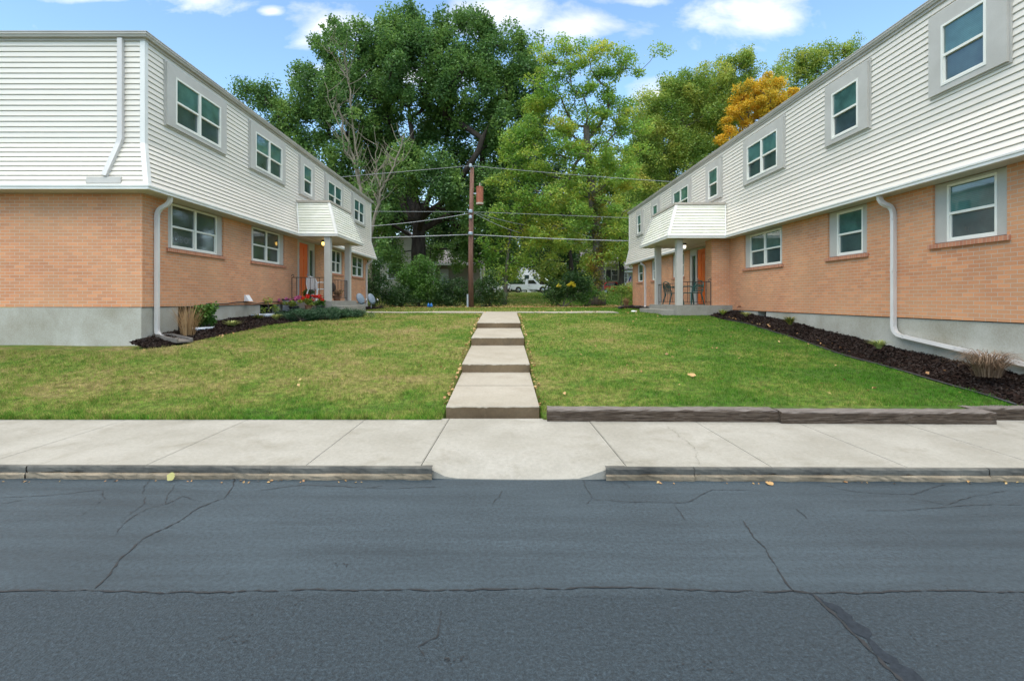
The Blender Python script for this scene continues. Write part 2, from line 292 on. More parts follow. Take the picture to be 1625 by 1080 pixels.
# ------------------------------------------------------------------ helpers
ORG = {}
def tag(o, label=None, cat=None, group=None, kind=None):
    if label: o['label'] = label
    if cat: o['category'] = cat
    if group: o['group'] = group
    if kind: o['kind'] = kind
    return o
def thing(name, label, cat, loc, group=None):
    o = bpy.data.objects.new(name, None); COL.objects.link(o); o.empty_display_size = .2
    o.location = loc; ORG[o.name] = Vector(loc)
    return tag(o, label, cat, group)
def at(x, y, D): return Vector(((x-800)/800*D, D, CZ+(475-y)/800*D))
def npmesh(name, V, F, mat, parent=None, attrs=None, smooth=False, uv=True):
    V = np.asarray(V, float); org = np.array(ORG[parent.name]) if parent is not None else np.zeros(3)
    me = bpy.data.meshes.new(name); n = len(V)
    if isinstance(F, np.ndarray):
        k = F.shape[1]; tot = np.full(len(F), k); flat = F.ravel()
    else:
        tot = np.array([len(f) for f in F]); flat = np.array([i for f in F for i in f])
    me.vertices.add(n); me.vertices.foreach_set('co', (V-org).astype('f').ravel())
    me.loops.add(len(flat)); me.loops.foreach_set('vertex_index', flat.astype('i'))
    me.polygons.add(len(tot)); st = np.concatenate(([0], np.cumsum(tot)[:-1]))
    me.polygons.foreach_set('loop_start', st.astype('i'))
    try: me.polygons.foreach_set('loop_total', tot.astype('i'))
    except Exception: pass
    me.polygons.foreach_set('use_smooth', np.full(len(tot), smooth))
    me.update(calc_edges=True)
    if uv:
        nr = np.zeros(len(tot)*3, 'f'); me.polygons.foreach_get('normal', nr); nr = np.abs(nr.reshape(-1, 3)); ax = nr.argmax(1)
        axl = np.repeat(ax, tot); P = V[flat]
        U = np.where((axl == 0)[:, None], P[:, [1, 2]], np.where((axl == 1)[:, None], P[:, [0, 2]], P[:, [0, 1]]))
        l = me.uv_layers.new(name='UVMap'); l.data.foreach_set('uv', U.astype('f').ravel())
    for k, a in (attrs or {}).items():
        at_ = me.attributes.new(k, 'FLOAT', 'FACE'); at_.data.foreach_set('value', np.asarray(a, 'f'))
    me.materials.append(mat)
    o = bpy.data.objects.new(name, me); COL.objects.link(o)
    if parent is not None: o.parent = parent; ORG[o.name] = ORG[parent.name]
    else: ORG[o.name] = Vector((0, 0, 0))
    return o
def frames(pts):
    pts = [Vector(p) for p in pts]; out = []; n = len(pts); u = None
    for i in range(n):
        tg = (pts[min(i+1, n-1)]-pts[max(i-1, 0)])
        tg = tg.normalized() if tg.length > 1e-9 else Vector((0, 0, 1))
        if u is None:
            u = tg.cross(Vector((0, 0, 1)));
            if u.length < .05: u = tg.cross(Vector((0, 1, 0)))
        u = (u - tg*u.dot(tg)).normalized(); v = tg.cross(u); out.append((pts[i], u, v))
    return out
class MB:
    def __init__(s): s.v = []; s.f = []
    def add(s, vs, fs):
        b = len(s.v); s.v += [tuple(v) for v in vs]; s.f += [tuple(i+b for i in f) for f in fs]; return s
    def quad(s, a, b, c, d): return s.add([a, b, c, d], [(0, 1, 2, 3)])
    def box(s, x0, x1, y0, y1, z0, z1):
        if x0 > x1: x0, x1 = x1, x0
        if y0 > y1: y0, y1 = y1, y0
        return s.add([(x0, y0, z0), (x1, y0, z0), (x1, y1, z0), (x0, y1, z0), (x0, y0, z1), (x1, y0, z1), (x1, y1, z1), (x0, y1, z1)],
                     [(0, 3, 2, 1), (4, 5, 6, 7), (0, 1, 5, 4), (1, 2, 6, 5), (2, 3, 7, 6), (3, 0, 4, 7)])
    def hexa(s, p): return s.add(p, [(0, 3, 2, 1), (4, 5, 6, 7), (0, 1, 5, 4), (1, 2, 6, 5), (2, 3, 7, 6), (3, 0, 4, 7)])
    def tube(s, pts, r, k=8, cap=True, squash=1.0):
        fr = frames(pts); rr = r if hasattr(r, '__len__') else [r]*len(fr); vs = []; fs = []; n = len(fr)
        for (p, u, v), q in zip(fr, rr):
            for j in range(k):
                a = 2*math.pi*(j+.5)/k; vs.append(p+u*(math.cos(a)*q)+v*(math.sin(a)*q*squash))
        for i in range(n-1):
            for j in range(k):
                a = i*k+j; b = i*k+(j+1) % k; fs.append((a, b, b+k, a+k))
        if cap: fs.append(tuple(range(k))[::-1]); fs.append(tuple(range((n-1)*k, n*k)))
        return s.add(vs, fs)
    def lathe(s, prof, c, k=16, axis='z', arc=(0, 1)):
        c = Vector(c); vs = []; fs = []; full = arc == (0, 1); kk = k if full else k+1
        for (r, h) in prof:
            for j in range(kk):
                a = 2*math.pi*(arc[0]+(arc[1]-arc[0])*j/k)
                x, y = r*math.cos(a), r*math.sin(a)
                vs.append(c+(Vector((x, y, h)) if axis == 'z' else Vector((x, h, y)) if axis == 'y' else Vector((h, x, y))))
        for i in range(len(prof)-1):
            for j in range(k):
                a = i*kk+j; b = i*kk+((j+1) % kk if full else j+1); fs.append((a, b, b+kk, a+kk))
        return s.add(vs, fs)
    def prism(s, pts, lo, hi, axis='y'):
        """outline of (a, b) pairs pushed from lo to hi along axis"""
        n = len(pts); f = {'y': lambda a, b, h: (a, h, b), 'x': lambda a, b, h: (h, a, b), 'z': lambda a, b, h: (a, b, h)}[axis]
        return s.add([f(a, b, lo) for a, b in pts]+[f(a, b, hi) for a, b in pts], [tuple(range(n))[::-1], tuple(range(n, 2*n))]+[(i, (i+1) % n, (i+1) % n+n, i+n) for i in range(n)])
    def build(s, name, mat, parent=None, smooth=False, bevel=0, jit=0):
        o = npmesh(name, s.v, s.f, mat, parent, smooth=smooth)
        bm = bmesh.new(); bm.from_mesh(o.data); bmesh.ops.recalc_face_normals(bm, faces=bm.faces)
        if bevel: bmesh.ops.bevel(bm, geom=bm.edges[:], offset=bevel, segments=2, profile=.6, affect='EDGES')
        bm.to_mesh(o.data); bm.free(); return o
def sweep(mb, ring, prof):
    """ring: (x, y, dx, dy) corners with mitre directions; prof: (offset, z) pairs"""
    n = len(prof); vs = []; fs = []
    for (x, y, dx, dy) in ring:
        for o_, z in prof: vs.append((x+dx*o_, y+dy*o_, z))
    for i in range(len(ring)-1):
        for j in range(n-1):
            a = i*n+j; fs.append((a, a+1, a+n+1, a+n))
    return mb.add(vs, fs)
def lapped(segs, e=.11, lip=.018):
    """saw-tooth profile of lapped boards along the (off, z) polyline, top to bottom"""
    pr = []
    for (o0, z0), (o1, z1) in zip(segs, segs[1:]):
        L = math.hypot(o1-o0, z1-z0); k = max(1, round(L/e))
        for i in range(k):
            a, b = i/k, (i+1)/k
            pr += [(o0+(o1-o0)*a, z0+(z1-z0)*a), (o0+(o1-o0)*b+lip, z0+(z1-z0)*b+.013), (o0+(o1-o0)*b+lip-.003, z0+(z1-z0)*b+.009), (o0+(o1-o0)*b-.012, z0+(z1-z0)*b+.004)]
    pr.append(segs[-1]); return pr

# ------------------------------------------------------------------ ground
YK = [6.4, 9.1, 11.7, 14.2, 17.6, 20, 33, 40, 55, 70, 120, 400]; ZK = [.145, .42, .68, .92, 1.13, 1.165, 1.15, 1.35, 2.1, 2.7, 3.4, 5]
def PZ(X, Y):
    X = np.asarray(X, float); Y = np.asarray(Y, float)
    z = np.interp(Y, YK, ZK)
    z = z + np.clip((X-.6)/1.5, 0, 1)*.11*np.clip((10-Y)/3.5, 0, 1)
    z = z + np.clip((-X-3)/3, 0, 1)*.12*np.clip((Y-7.5)/2, 0, 1)*np.clip((16-Y)/3, 0, 1)
    return z + .012*np.sin(X*1.7+Y*.9)*np.sin(Y*1.3-X*.4)*np.clip(Y-6.8, 0, 1)
def pz(x, y): return float(PZ(x, y))
xs = np.unique(np.round(np.concatenate(([-600, -250, -120, -60, -40, -30], np.arange(-24, -12, 1.), np.arange(-12, 12, .3), np.arange(12, 24, 1.), [30, 40, 60, 120, 250, 600], [-.80, -.765, .465, .50])), 3))
xs = xs[(np.abs(xs+.15) > .6) | (np.abs(xs+.15) < .45)]
ys = np.unique(np.round(np.concatenate(([-600, -200, -60, -20, -8.1, -8, 0, 6, 6.36], [6.385], np.arange(6.6, 20, .3), [17.9, 17.95], np.arange(20, 36, .8), np.arange(36, 60, 2.), [66, 75, 90, 120, 200, 400, 900])), 3))
GX, GY = np.meshgrid(xs, ys); GZ = PZ(GX, GY)
GZ[GY < 6.38] = -.12; GZ[GY < -8.05] = .02
cut = (np.abs(GX+.15) < .63) & (GY < 17.92); GZ[cut] = np.minimum(GZ[cut], GZ[cut]-.4)
gv = np.stack([GX, GY, GZ], -1).reshape(-1, 3); ny, nx = GX.shape
idx = np.arange(ny*nx).reshape(ny, nx)
gf = np.stack([idx[:-1, :-1], idx[:-1, 1:], idx[1:, 1:], idx[1:, :-1]], -1).reshape(-1, 4)
tag(npmesh('ground', gv, gf, M['soil'], smooth=True), kind='structure')
# road: a sheet with gentle crown; cracks and sealer lie on it
rx = np.linspace(-60, 60, 41); ry = np.linspace(-8, 4.75, 18); RX, RY = np.meshgrid(rx, ry)
idx = np.arange(RX.size).reshape(RX.shape)
road = npmesh('road', np.stack([RX, RY, RX*0], -1).reshape(-1, 3), np.stack([idx[:-1, :-1], idx[:-1, 1:], idx[1:, 1:], idx[1:, :-1]], -1).reshape(-1, 4), M['road'])
tag(road, kind='structure')
def gp(x, y, z=0.): D = (CZ-z)*800/(y-475); return ((x-800)/800*D, D)
rng = random.Random(4)
def ribbon(mb, pts, w, z=.004, wob=.007, step=.03):
    P = []
    for (a, b) in zip(pts, pts[1:]):
        L = math.dist(a, b); k = max(1, int(L/step))
        for i in range(k): P.append((a[0]+(b[0]-a[0])*i/k, a[1]+(b[1]-a[1])*i/k))
    P.append(pts[-1]); prev = 0; rows = []
    for i, p in enumerate(P):
        q = P[min(i+1, len(P)-1)]; r = P[max(i-1, 0)]; dx, dy = q[0]-r[0], q[1]-r[1]; L = math.hypot(dx, dy) or 1
        prev = prev*.75+rng.uniform(-wob, wob); ww = w*rng.uniform(.1, 1.15)
        if i in (0, len(P)-1): ww *= .2
        nx_, ny_ = -dy/L, dx/L
        rows.append(((p[0]+nx_*(prev+ww/2), p[1]+ny_*(prev+ww/2), z), (p[0]+nx_*(prev-ww/2), p[1]+ny_*(prev-ww/2), z)))
    for a, b in zip(rows, rows[1:]): mb.quad(a[0], a[1], b[1], b[0])
mb = MB(); tb = MB(); fb = MB()
pp = lambda L: [gp(x, y) for x, y in L]
ribbon(mb, pp([(-300, 934), (0, 937), (150, 936), (330, 941), (520, 937), (700, 936), (860, 934)]), .016)
ribbon(mb, pp([(860, 934), (1000, 932), (1130, 937), (1262, 938), (1290, 942), (1380, 939), (1500, 938), (1625, 941), (1900, 940)]), .014)
ribbon(mb, pp([(148, 934), (190, 890), (225, 855), (282, 828), (310, 808), (355, 790), (372, 770), (374, 757)]), .014)
ribbon(mb, pp([(1180, 826), (1196, 850), (1218, 878), (1236, 905), (1262, 938), (1290, 942)]), .012)
ribbon(mb, pp([(1290, 942), (1310, 965), (1340, 990), (1375, 1025), (1400, 1050), (1440, 1085)]), .022)
ribbon(tb, pp([(1285, 940), (1325, 965), (1370, 1005), (1410, 1045), (1460, 1090)]), .10, z=.003, wob=.006)
for L in ([(0, 790), (80, 785), (160, 778), (165, 792), (130, 818)], [(183, 852), (195, 832), (232, 808), (262, 800), (290, 788), (320, 796)], [(225, 785), (236, 760)], [(262, 800), (275, 770)],
          [(190, 830), (228, 800), (232, 788)], [(940, 792), (1010, 797), (1090, 796), (1130, 777), (1220, 780)], [(1070, 800), (1092, 828)], [(1310, 770), (1370, 782), (1450, 784), (1500, 768)],
          [(1370, 810), (1460, 808), (1540, 800), (1625, 802)], [(1440, 790), (1500, 800), (1590, 778)], [(1264, 806), (1285, 825)], [(925, 760), (940, 790), (930, 800)], [(400, 780), (480, 770), (620, 775), (700, 772)],
          [(700, 968), (690, 1010), (660, 1025), (672, 1045)], [(0, 800), (40, 792)], [(1000, 775), (985, 762)], [(560, 778), (610, 770)], [(780, 800), (800, 779)], [(1545, 815), (1570, 820)]):
    ribbon(fb, pp(L), .007, wob=.009)
for (cx, cy, n, sp) in ((545, 898, 6, .03), (450, 965, 14, .10), (380, 1012, 16, .05), (1105, 1055, 18, .05), (715, 1048, 12, .05), (1470, 1012, 8, .08)):
    X0, Y0 = gp(cx, cy)
    for i in range(n):
        x, y = X0+rng.gauss(0, sp), Y0+rng.gauss(0, sp*.5); r = rng.uniform(.002, .008); a = rng.uniform(0, 6)
        fb.add([(x+r*rng.uniform(.5, 1.4)*math.cos(a+j*1.05), y+r*rng.uniform(.5, 1.2)*math.sin(a+j*1.05), .0045) for j in range(6)], [tuple(range(6))])
tag(mb.build('pavement_crack', M['tar']), kind='structure'); tag(tb.build('sealer_band', M['tarband']), kind='structure')
tag(fb.build('pavement_crazing', M['tar']), kind='structure')
# sidewalk: slabs; the middle one dips to the road as an apron
def swz(x, y):
    z = np.interp(y, [4.6, 6.45], [.112, .13])
    ramp = np.clip(np.minimum((x+.72)/.30, (1.02-x)/.42), 0, 1); ramp = ramp*ramp*(3-2*ramp)
    tt = np.clip((5.15-y)/.5, 0, 1)
    return z - ramp*(tt**1.5)*.108
joints = [-12.5, -10.96, -9.42, -7.88, -6.33, -4.79, -3.25, -1.76, -.70, 1.06, 2.38, 3.62, 4.9, 6.4, 7.9, 9.4, 11]
def skew(x, y): return x + (-.045*(6.4-y)*(-1 if x > .3 else 1)*min(1, abs(x-.2)))
walk = thing('sidewalk', None, None, (0, 5.5, .12)); walk['kind'] = 'structure'
for a, b in zip(joints, joints[1:]):
    k = max(4, int((b-a)/.1)); sx = np.linspace(a+.004, b-.004, k+1)
    syr = np.concatenate((np.linspace(4.66, 5.3, 12), np.linspace(5.45, 6.44, 8)))
    V = []; mid = a == -.70
    for y in syr:
        for x in sx:
            yy = y
            if mid and y < 5.0:
                u = (x-.18)/.88; yy = y-(5.0-y)/.34*.05*max(0, 1-u*u)
            yy += -.010*x*min(1, max(0, (5.3-y)/.6))
            V.append((skew(x, y), yy, float(swz(x, y)) if mid else float(np.interp(y, [4.6, 6.45], [.112, .13]))))
    n = len(sx); m_ = len(syr); F = [(j*n+i, j*n+i+1, (j+1)*n+i+1, (j+1)*n+i) for j in range(m_-1) for i in range(n-1)]
    B = len(V)
    edge = [i for i in range(n)]+[j*n+n-1 for j in range(1, m_)]+[(m_-1)*n+i for i in range(n-2, -1, -1)]+[j*n for j in range(m_-2, 0, -1)]
    V += [(V[i][0], V[i][1], -.06) for i in edge]
    F += [(edge[i], B+i, B+(i+1) % len(edge), edge[(i+1) % len(edge)]) for i in range(len(edge))]
    npmesh('slab', V, F, M['walk'], walk)
jb = MB()
for x in joints[1:-1]: jb.box(skew(x, 4.7)-.004, skew(x, 4.7)+.004, 4.75, 6.4, -.05, .06)
jb.build('joint_filler', M['joint'], walk)
sc_ = MB()
for x in joints[1:-1]:
    for sg in (-1, 1):
        if abs(x-.18) < 1.2 and True: w = .075
        else: w = .05
        x0, x1 = (x+sg*.012, x+sg*w)
        if abs(x-.18) < .9 and (x < 0) == (sg > 0): continue
        V = []
        for y in (4.75, 5.3, 6.38): V.append([(skew(q, y), y, float(np.interp(y, [4.6, 6.45], [.112, .13]))+.0035) for q in (x0, x1)])
        if abs(x-.18) < 1.2 and not (-.7 < (x0+x1)/2 < 1.06):
            for r0, r1 in zip(V, V[1:]): sc_.quad(r0[0], r0[1], r1[1], r1[0])
sc_.build('trowelled_border', M['walk'], walk)
cr = MB(); ribbon(cr, [gp(1060, 676, .12), gp(1108, 716, .12), gp(1105, 738, .12)], .004, z=.129, wob=.012); ribbon(cr, [gp(1460, 680, .12), gp(1580, 722, .12)], .003, z=.129)
ribbon(cr, [gp(705, 700, .12), gp(760, 735, .12), gp(840, 745, .12)], .002, z=.1285); cr.build('hairline_crack', M['joint'], walk)
# kerb: dark sealed slab edge above an older pale kerb stone, both rough
def rough_strip(x0, x1, yf, z0, z1, depth, jy, jz, seed, yaw=-.010):
    r = random.Random(seed); n = int((x1-x0)/.045); V = []; pj = 0; pb = 0; m4 = 5
    for i in range(n+1):
        x = x0+(x1-x0)*i/n; pj = pj*.7+r.uniform(-jy, jy); pb = pb*.6+r.uniform(-jz, jz); dy = yaw*(x)
        V += [(x, yf+depth+dy, z1), (x, yf+.008+pj*.3+dy, z1+.001), (x, yf+pj+dy, z1-.012), (x, yf+pj*.8+r.uniform(-jy, jy)*.6+dy, (z0+z1)/2), (x, yf+pj+.004+dy, z0+pb), (x, yf+depth+dy, z0+pb)]
    F = [(i*6+j, i*6+j+1, i*6+j+7, i*6+j+6) for i in range(n) for j in range(5)]
    return V, F
def kerb(name, parts, label):
    k = thing(name, None, None, (parts[0][0], 4.6, 0)); k['kind'] = 'structure'
    for i, (a, b) in enumerate(parts):
        V, F = rough_strip(a, b, 4.618, .048, .112, .06, .006, .010, 11+i+int(a*3)); npmesh('sealed_edge', V, F, M['curbtop'], k)
        V, F = rough_strip(a, b, 4.60, -.02, .050, .08, .010, .005, 31+i+int(a*3)); npmesh('kerb_stone', V, F, M['curblow'], k)
kerb('curb', [(-12, -6.4), (-6.397, -4.42), (-4.417, -2.16), (-2.157, -.66)], None)
kerb('curb', [(.93, 1.73), (1.738, 4.4), (4.41, 9.5)], None)
# stepped garden path
st = thing('garden_steps', 'four broad pale concrete steps climbing between the two lawns', 'steps', (-.15, 6.6, .12))
rr_ = random.Random(3)
for (f, zf, b, zb, zlow) in ((6.6, .25, 9.12, .335, .02), (9.1, .485, 11.72, .585, .1), (11.7, .765, 14.22, .845, .2), (14.2, .995, 18.45, 1.172, .3)):
    V = []; nx_ = 28; rowsY = [f, f+.012, f+.3, (f+b)/2, b]
    jl = [rr_.uniform(-.006, .006)-(.012 if rr_.random() < .12 else 0) for _ in range(nx_+1)]
    mbt = MB(); grid = []
    for r_i, y in enumerate(rowsY):
        row = []
        for i in range(nx_+1):
            x = -.76+1.22*i/nx_; tt = (y-f)/(b-f); z = zf+(zb-zf)*tt
            if r_i == 0: z += -.012+jl[i]*.5
            yy = y+(jl[i]*.5+.004 if r_i == 0 else 0)
            row.append((x, yy, z))
        grid.append(row)
    low = [(p[0], p[1], zlow) for p in grid[0]]; grid = [low]+grid+[[(p[0], p[1], zlow) for p in grid[-1]]]
    n = nx_+1; Vf = [p for row in grid for p in row]
    F = [(j*n+i, j*n+i+1, (j+1)*n+i+1, (j+1)*n+i) for j in range(1, len(grid)-1) for i in range(nx_)]
    F += [tuple(j*n for j in range(len(grid))), tuple(j*n+nx_ for j in range(len(grid)))[::-1]]
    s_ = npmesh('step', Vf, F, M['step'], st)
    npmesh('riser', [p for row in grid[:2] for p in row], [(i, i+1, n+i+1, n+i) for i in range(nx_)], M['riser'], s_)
jm = MB(); jm.box(-.755, .455, 7.93, 7.938, .28, .2985); jm.build('control_joint', M['joint'], st)
# cross path
cb = MB()
xx = np.linspace(-6.2, 4.2, 40)
for a, b in zip(xx, xx[1:]):
    if b > -.78 and a < .48:
        pass
    P4 = []
    for (x, y) in ((a, 18.46), (b, 18.46), (b, 19.5), (a, 19.5)): P4.append((x, y, pz(x, y)+.03))
    cb.quad(*P4); cb.quad(P4[0], P4[1], (b, 18.46, P4[1][2]-.2), (a, 18.46, P4[0][2]-.2))
tag(cb.build('cross_path', M['step']), kind='structure')

# timbers edging the right lawn
def timber(x0, x1, y0, y1, z0, z1, label, seed):
    r = random.Random(seed); n = int((x1-x0)/.08); V = []; sec = [(0, 0), (0, .5), (.0, .93), (.06, 1), (.5, 1.01), (.94, 1), (1, .93), (1, 0)]
    for i in range(n+1):
        u = i/n; x = x0+(x1-x0)*u; a = y0+(-.05 if False else 0)-.045*(x-x0)/3
        for (sy, sz) in sec: V.append((x+(r.uniform(-.01, .01) if i in (0, n) else 0), a+sy*(y1-y0)+r.gauss(0, .003), z0+sz*(z1-z0)+r.gauss(0, .003)*(sz > 0)))
    k = len(sec); F = [(i*k+j, (i+1)*k+j, (i+1)*k+(j+1) % k, i*k+(j+1) % k) for i in range(n) for j in range(k)]+[tuple(range(k)), tuple(range(n*k, n*k+k))[::-1]]
    return tag(npmesh('landscape_timber', V, F, M['timber']), label, 'timber', 'timbers edging the right lawn')
timber(.545, 3.40, 6.30, 6.53, .10, .272, 'long dark weathered timber lying beside the bottom concrete step', 1)
timber(3.41, 6.02, 6.19, 6.43, .09, .268, 'middle dark timber with a split grey end, lying between two others', 2)
timber(5.90, 9.2, 6.36, 6.58, .10, .275, 'rearmost timber running out of the photo beside the mulch bed', 3)

# ------------------------------------------------------------------ apartment buildings
def building(key, n, wx, y0, y1, backx, o, zb, ze, zk, zr, label, front_vis):
    """n: +1 side wall faces +X (left building); wx: brick plane"""
    B = dict(n=n, wx=wx, o=o, ze=ze, up=.16)
    root = thing('apartment_building', label, 'apartment building', (wx, y0, zb-.8)); B['root'] = root
    X = lambda out_: wx+n*out_
    B['X'] = X; B['holes'] = []; B['fholes'] = []
    B['args'] = (y0, y1, backx, zb, zk, zr)
    up = B['up']
    ring = [(backx, y0, 0, -1), (wx, y0, n, -1), (wx, y1, n, 1), (backx, y1, 0, 1)]; B['ring'] = ring
    m = MB(); sweep(m, ring, lapped([(up, zr-.15), (up, zk), (o, ze+.08)])); m.build('siding', M['siding'], root)
    m = MB(); sweep(m, ring, [(up, zr-.15), (up+.035, zr-.15), (up+.035, zr-.10), (o*.5+.06, zr-.10), (o*.5+.075, zr-.06), (o*.5+.09, zr-.055), (o*.5+.09, zr-.02), (o*.5+.10, zr-.015), (o*.5+.10, zr), (o*.5+.02, zr), (-.1, zr)]); m.build('roof_edge', M['gutter'], root)
    m = MB(); sweep(m, ring, [(o-.01, ze+.105), (o+.045, ze+.085), (o+.045, ze+.055), (o+.03, ze+.045), (o+.03, ze), (o-.04, ze), (o-.04, ze+.02)]); m.build('eave_trim', M['trim'], root)
    m = MB(); sweep(m, ring, [(o-.04, ze+.005), (-.02, ze+.005)]); m.build('soffit', M['soffit'], root)
    m = MB(); m.quad((backx, y0, zr-.02), (wx, y0, zr-.02), (wx, y1, zr-.02), (backx, y1, zr-.02)); m.build('roof', M['roof'], root)
    for yc, sy in ((y0, -1), (y1, 1)):
        m = MB(); w = .10; p = .026; prof = [(up, zr-.15), (up, zk), (o, ze+.09)]
        for (a, za), (b, zb_) in zip(prof, prof[1:]):
            A0 = (X(a+p), yc+sy*(a+p), za); B0 = (X(b+p), yc+sy*(b+p), zb_)
            m.quad(A0, B0, (X(b+p), yc+sy*(b+p)-sy*w, zb_), (X(a+p), yc+sy*(a+p)-sy*w, za))
            m.quad(A0, B0, (X(b+p-w), yc+sy*(b+p), zb_), (X(a+p-w), yc+sy*(a+p), za))
            m.quad((X(a+p), yc+sy*(a+p)-sy*w, za), (X(b+p), yc+sy*(b+p)-sy*w, zb_), (X(b-.01), yc+sy*(b+p)-sy*w, zb_), (X(a-.01), yc+sy*(a+p)-sy*w, za))
            m.quad((X(a+p-w), yc+sy*(a+p), za), (X(b+p-w), yc+sy*(b+p), zb_), (X(b+p-w), yc+sy*(b-.01), zb_), (X(a+p-w), yc+sy*(a-.01), za))
        m.build('corner_board', M['trim'], root)
    return B
def finish(B):
    """brick and foundation with the openings cut"""
    y0, y1, backx, zb, zk, zr = B['args']; X = B['X']; root = B['root']
    def wall(name, mat, za, zt, holes, out_, d):
        m = MB()
        cy = sorted({y0, y1, *[h[0] for h in holes], *[h[1] for h in holes]}); cz = sorted({za, zt, *[h[2] for h in holes], *[h[3] for h in holes]})
        cz = [c for c in cz if za <= c <= zt]
        for a, b in zip(cy, cy[1:]):
            for c, e in zip(cz, cz[1:]):
                if any(h[0] <= a and b <= h[1] and h[2] <= c and e <= h[3] for h in holes): continue
                m.quad((X(out_), a, c), (X(out_), b, c), (X(out_), b, e), (X(out_), a, e))
        for (a, b, c, e) in holes:
            e = min(e, zt)
            for P, Q in (((a, c), (a, e)), ((b, c), (b, e)), ((a, c), (b, c)), ((a, e), (b, e))):
                m.quad((X(out_), P[0], P[1]), (X(out_), Q[0], Q[1]), (X(out_-d), Q[0], Q[1]), (X(out_-d), P[0], P[1]))
        yy0, yy1 = y0-out_*1., y1+out_
        m.quad((backx, y0, za), (X(out_), y0, za), (X(out_), y0, zt), (backx, y0, zt))
        m.quad((backx, y1, za), (X(out_), y1, za), (X(out_), y1, zt), (backx, y1, zt))
        return m.build(name, mat, root)
    wall('brick_wall', M['brick'], zb, B['ze']+.02, B['holes'], 0, .14)
    f = wall('foundation', M['found'], zb-1.3, zb-.012, B['fholes'], -.02, .3)
    m = MB()
    m.box(X(-.015), X(-.3), y0+.02, y1-.02, zb-.014, zb+.004)
    for (a, b, c, e) in B['fholes']: m.box(X(-.25), X(-.32), a-.05, b+.05, c-.05, e+.02)
    m.build('shadow_gap', M['dark'], root)
def bars(B, m, y0, y1, z0, z1, w, o0, o1):
    X = B['X']
    m.box(X(o0), X(o1), y0, y0+w, z0, z1); m.box(X(o0), X(o1), y1-w, y1, z0, z1)
    m.box(X(o0), X(o1), y0+w, y1-w, z0, z0+w); m.box(X(o0), X(o1), y0+w, y1-w, z1-w, z1)
def window(B, y0, y1, z0, z1, dbl, out_, case=None, upper=True, sill=False, mats=('pane_up', 'pane_lo'), hole=None):
    X = B['X']; n = B['n']
    m = MB(); bars(B, m, y0, y1, z0, z1, .04, out_-.03, out_+.035)
    units = [(y0+.04, y1-.04)]
    if dbl:
        c = (y0+y1)/2; m.box(X(out_-.03), X(out_+.035), c-.04, c+.04, z0+.04, z1-.04); units = [(y0+.04, c-.04), (c+.04, y1-.04)]
    zm = (z0+z1)/2-.01
    for (a, b) in units:
        m.box(X(out_-.03), X(out_+.028), a, b, zm-.022, zm+.022)
        m.box(X(out_-.03), X(out_+.012), a, a+.018, z0+.04, zm-.022); m.box(X(out_-.03), X(out_+.012), b-.018, b, z0+.04, zm-.022); m.box(X(out_-.03), X(out_+.012), a+.018, b-.018, z0+.04, z0+.07)
    w = m.build('window', M['vinyl'], B['root'])
    for (a, b) in units:
        MB().box(X(out_-.025), X(out_+.006), a-.005, b+.005, zm, z1-.035).build('pane', M[mats[0]], w)
        MB().box(X(out_-.025), X(out_-.010), a-.005, b+.005, z0+.035, zm).build('pane', M[mats[1]], w)
    if case:
        cy0, cy1, cz0, cz1 = case
        if upper:
            m = MB(); uo = B['up']
            for (a, b, c, d) in ((cy0, y0, cz0, cz1), (y1, cy1, cz0, cz1), (y0, y1, cz0, z0), (y0, y1, z1, cz1)): m.box(X(uo-.02), X(uo+.075), a, b, c, d)
            m.build('casing', M['grey'], w)
            m = MB(); bars(B, m, cy0-.03, cy1+.03, cz0-.03, cz1+.03, .03, uo-.02, uo+.035); m.build('casing_channel', M['grey'], w)
        else:
            m = MB()
            for (a, b) in ((cy0, y0), (y1, cy1)): m.box(X(-.10), X(-.045), a, b, z0, B['ze'])
            m.box(X(-.10), X(-.04), y0, y1, z1, B['ze']); m.build('side_panel', M['grey'], w)
            m = MB(); m.hexa([(X(-.1), cy0-.06, z0-.1), (X(.045), cy0-.06, z0-.1), (X(.045), cy1+.06, z0-.1), (X(-.1), cy1+.06, z0-.1), (X(-.1), cy0-.06, z0), (X(.045), cy0-.06, z0-.025), (X(.045), cy1+.06, z0-.025), (X(-.1), cy1+.06, z0)])
            m.build('sill', M['sill'], w)
            B['holes'].append((cy0, cy1, round(z0-.03, 3), round(B['ze']+.02, 3)))
    return w
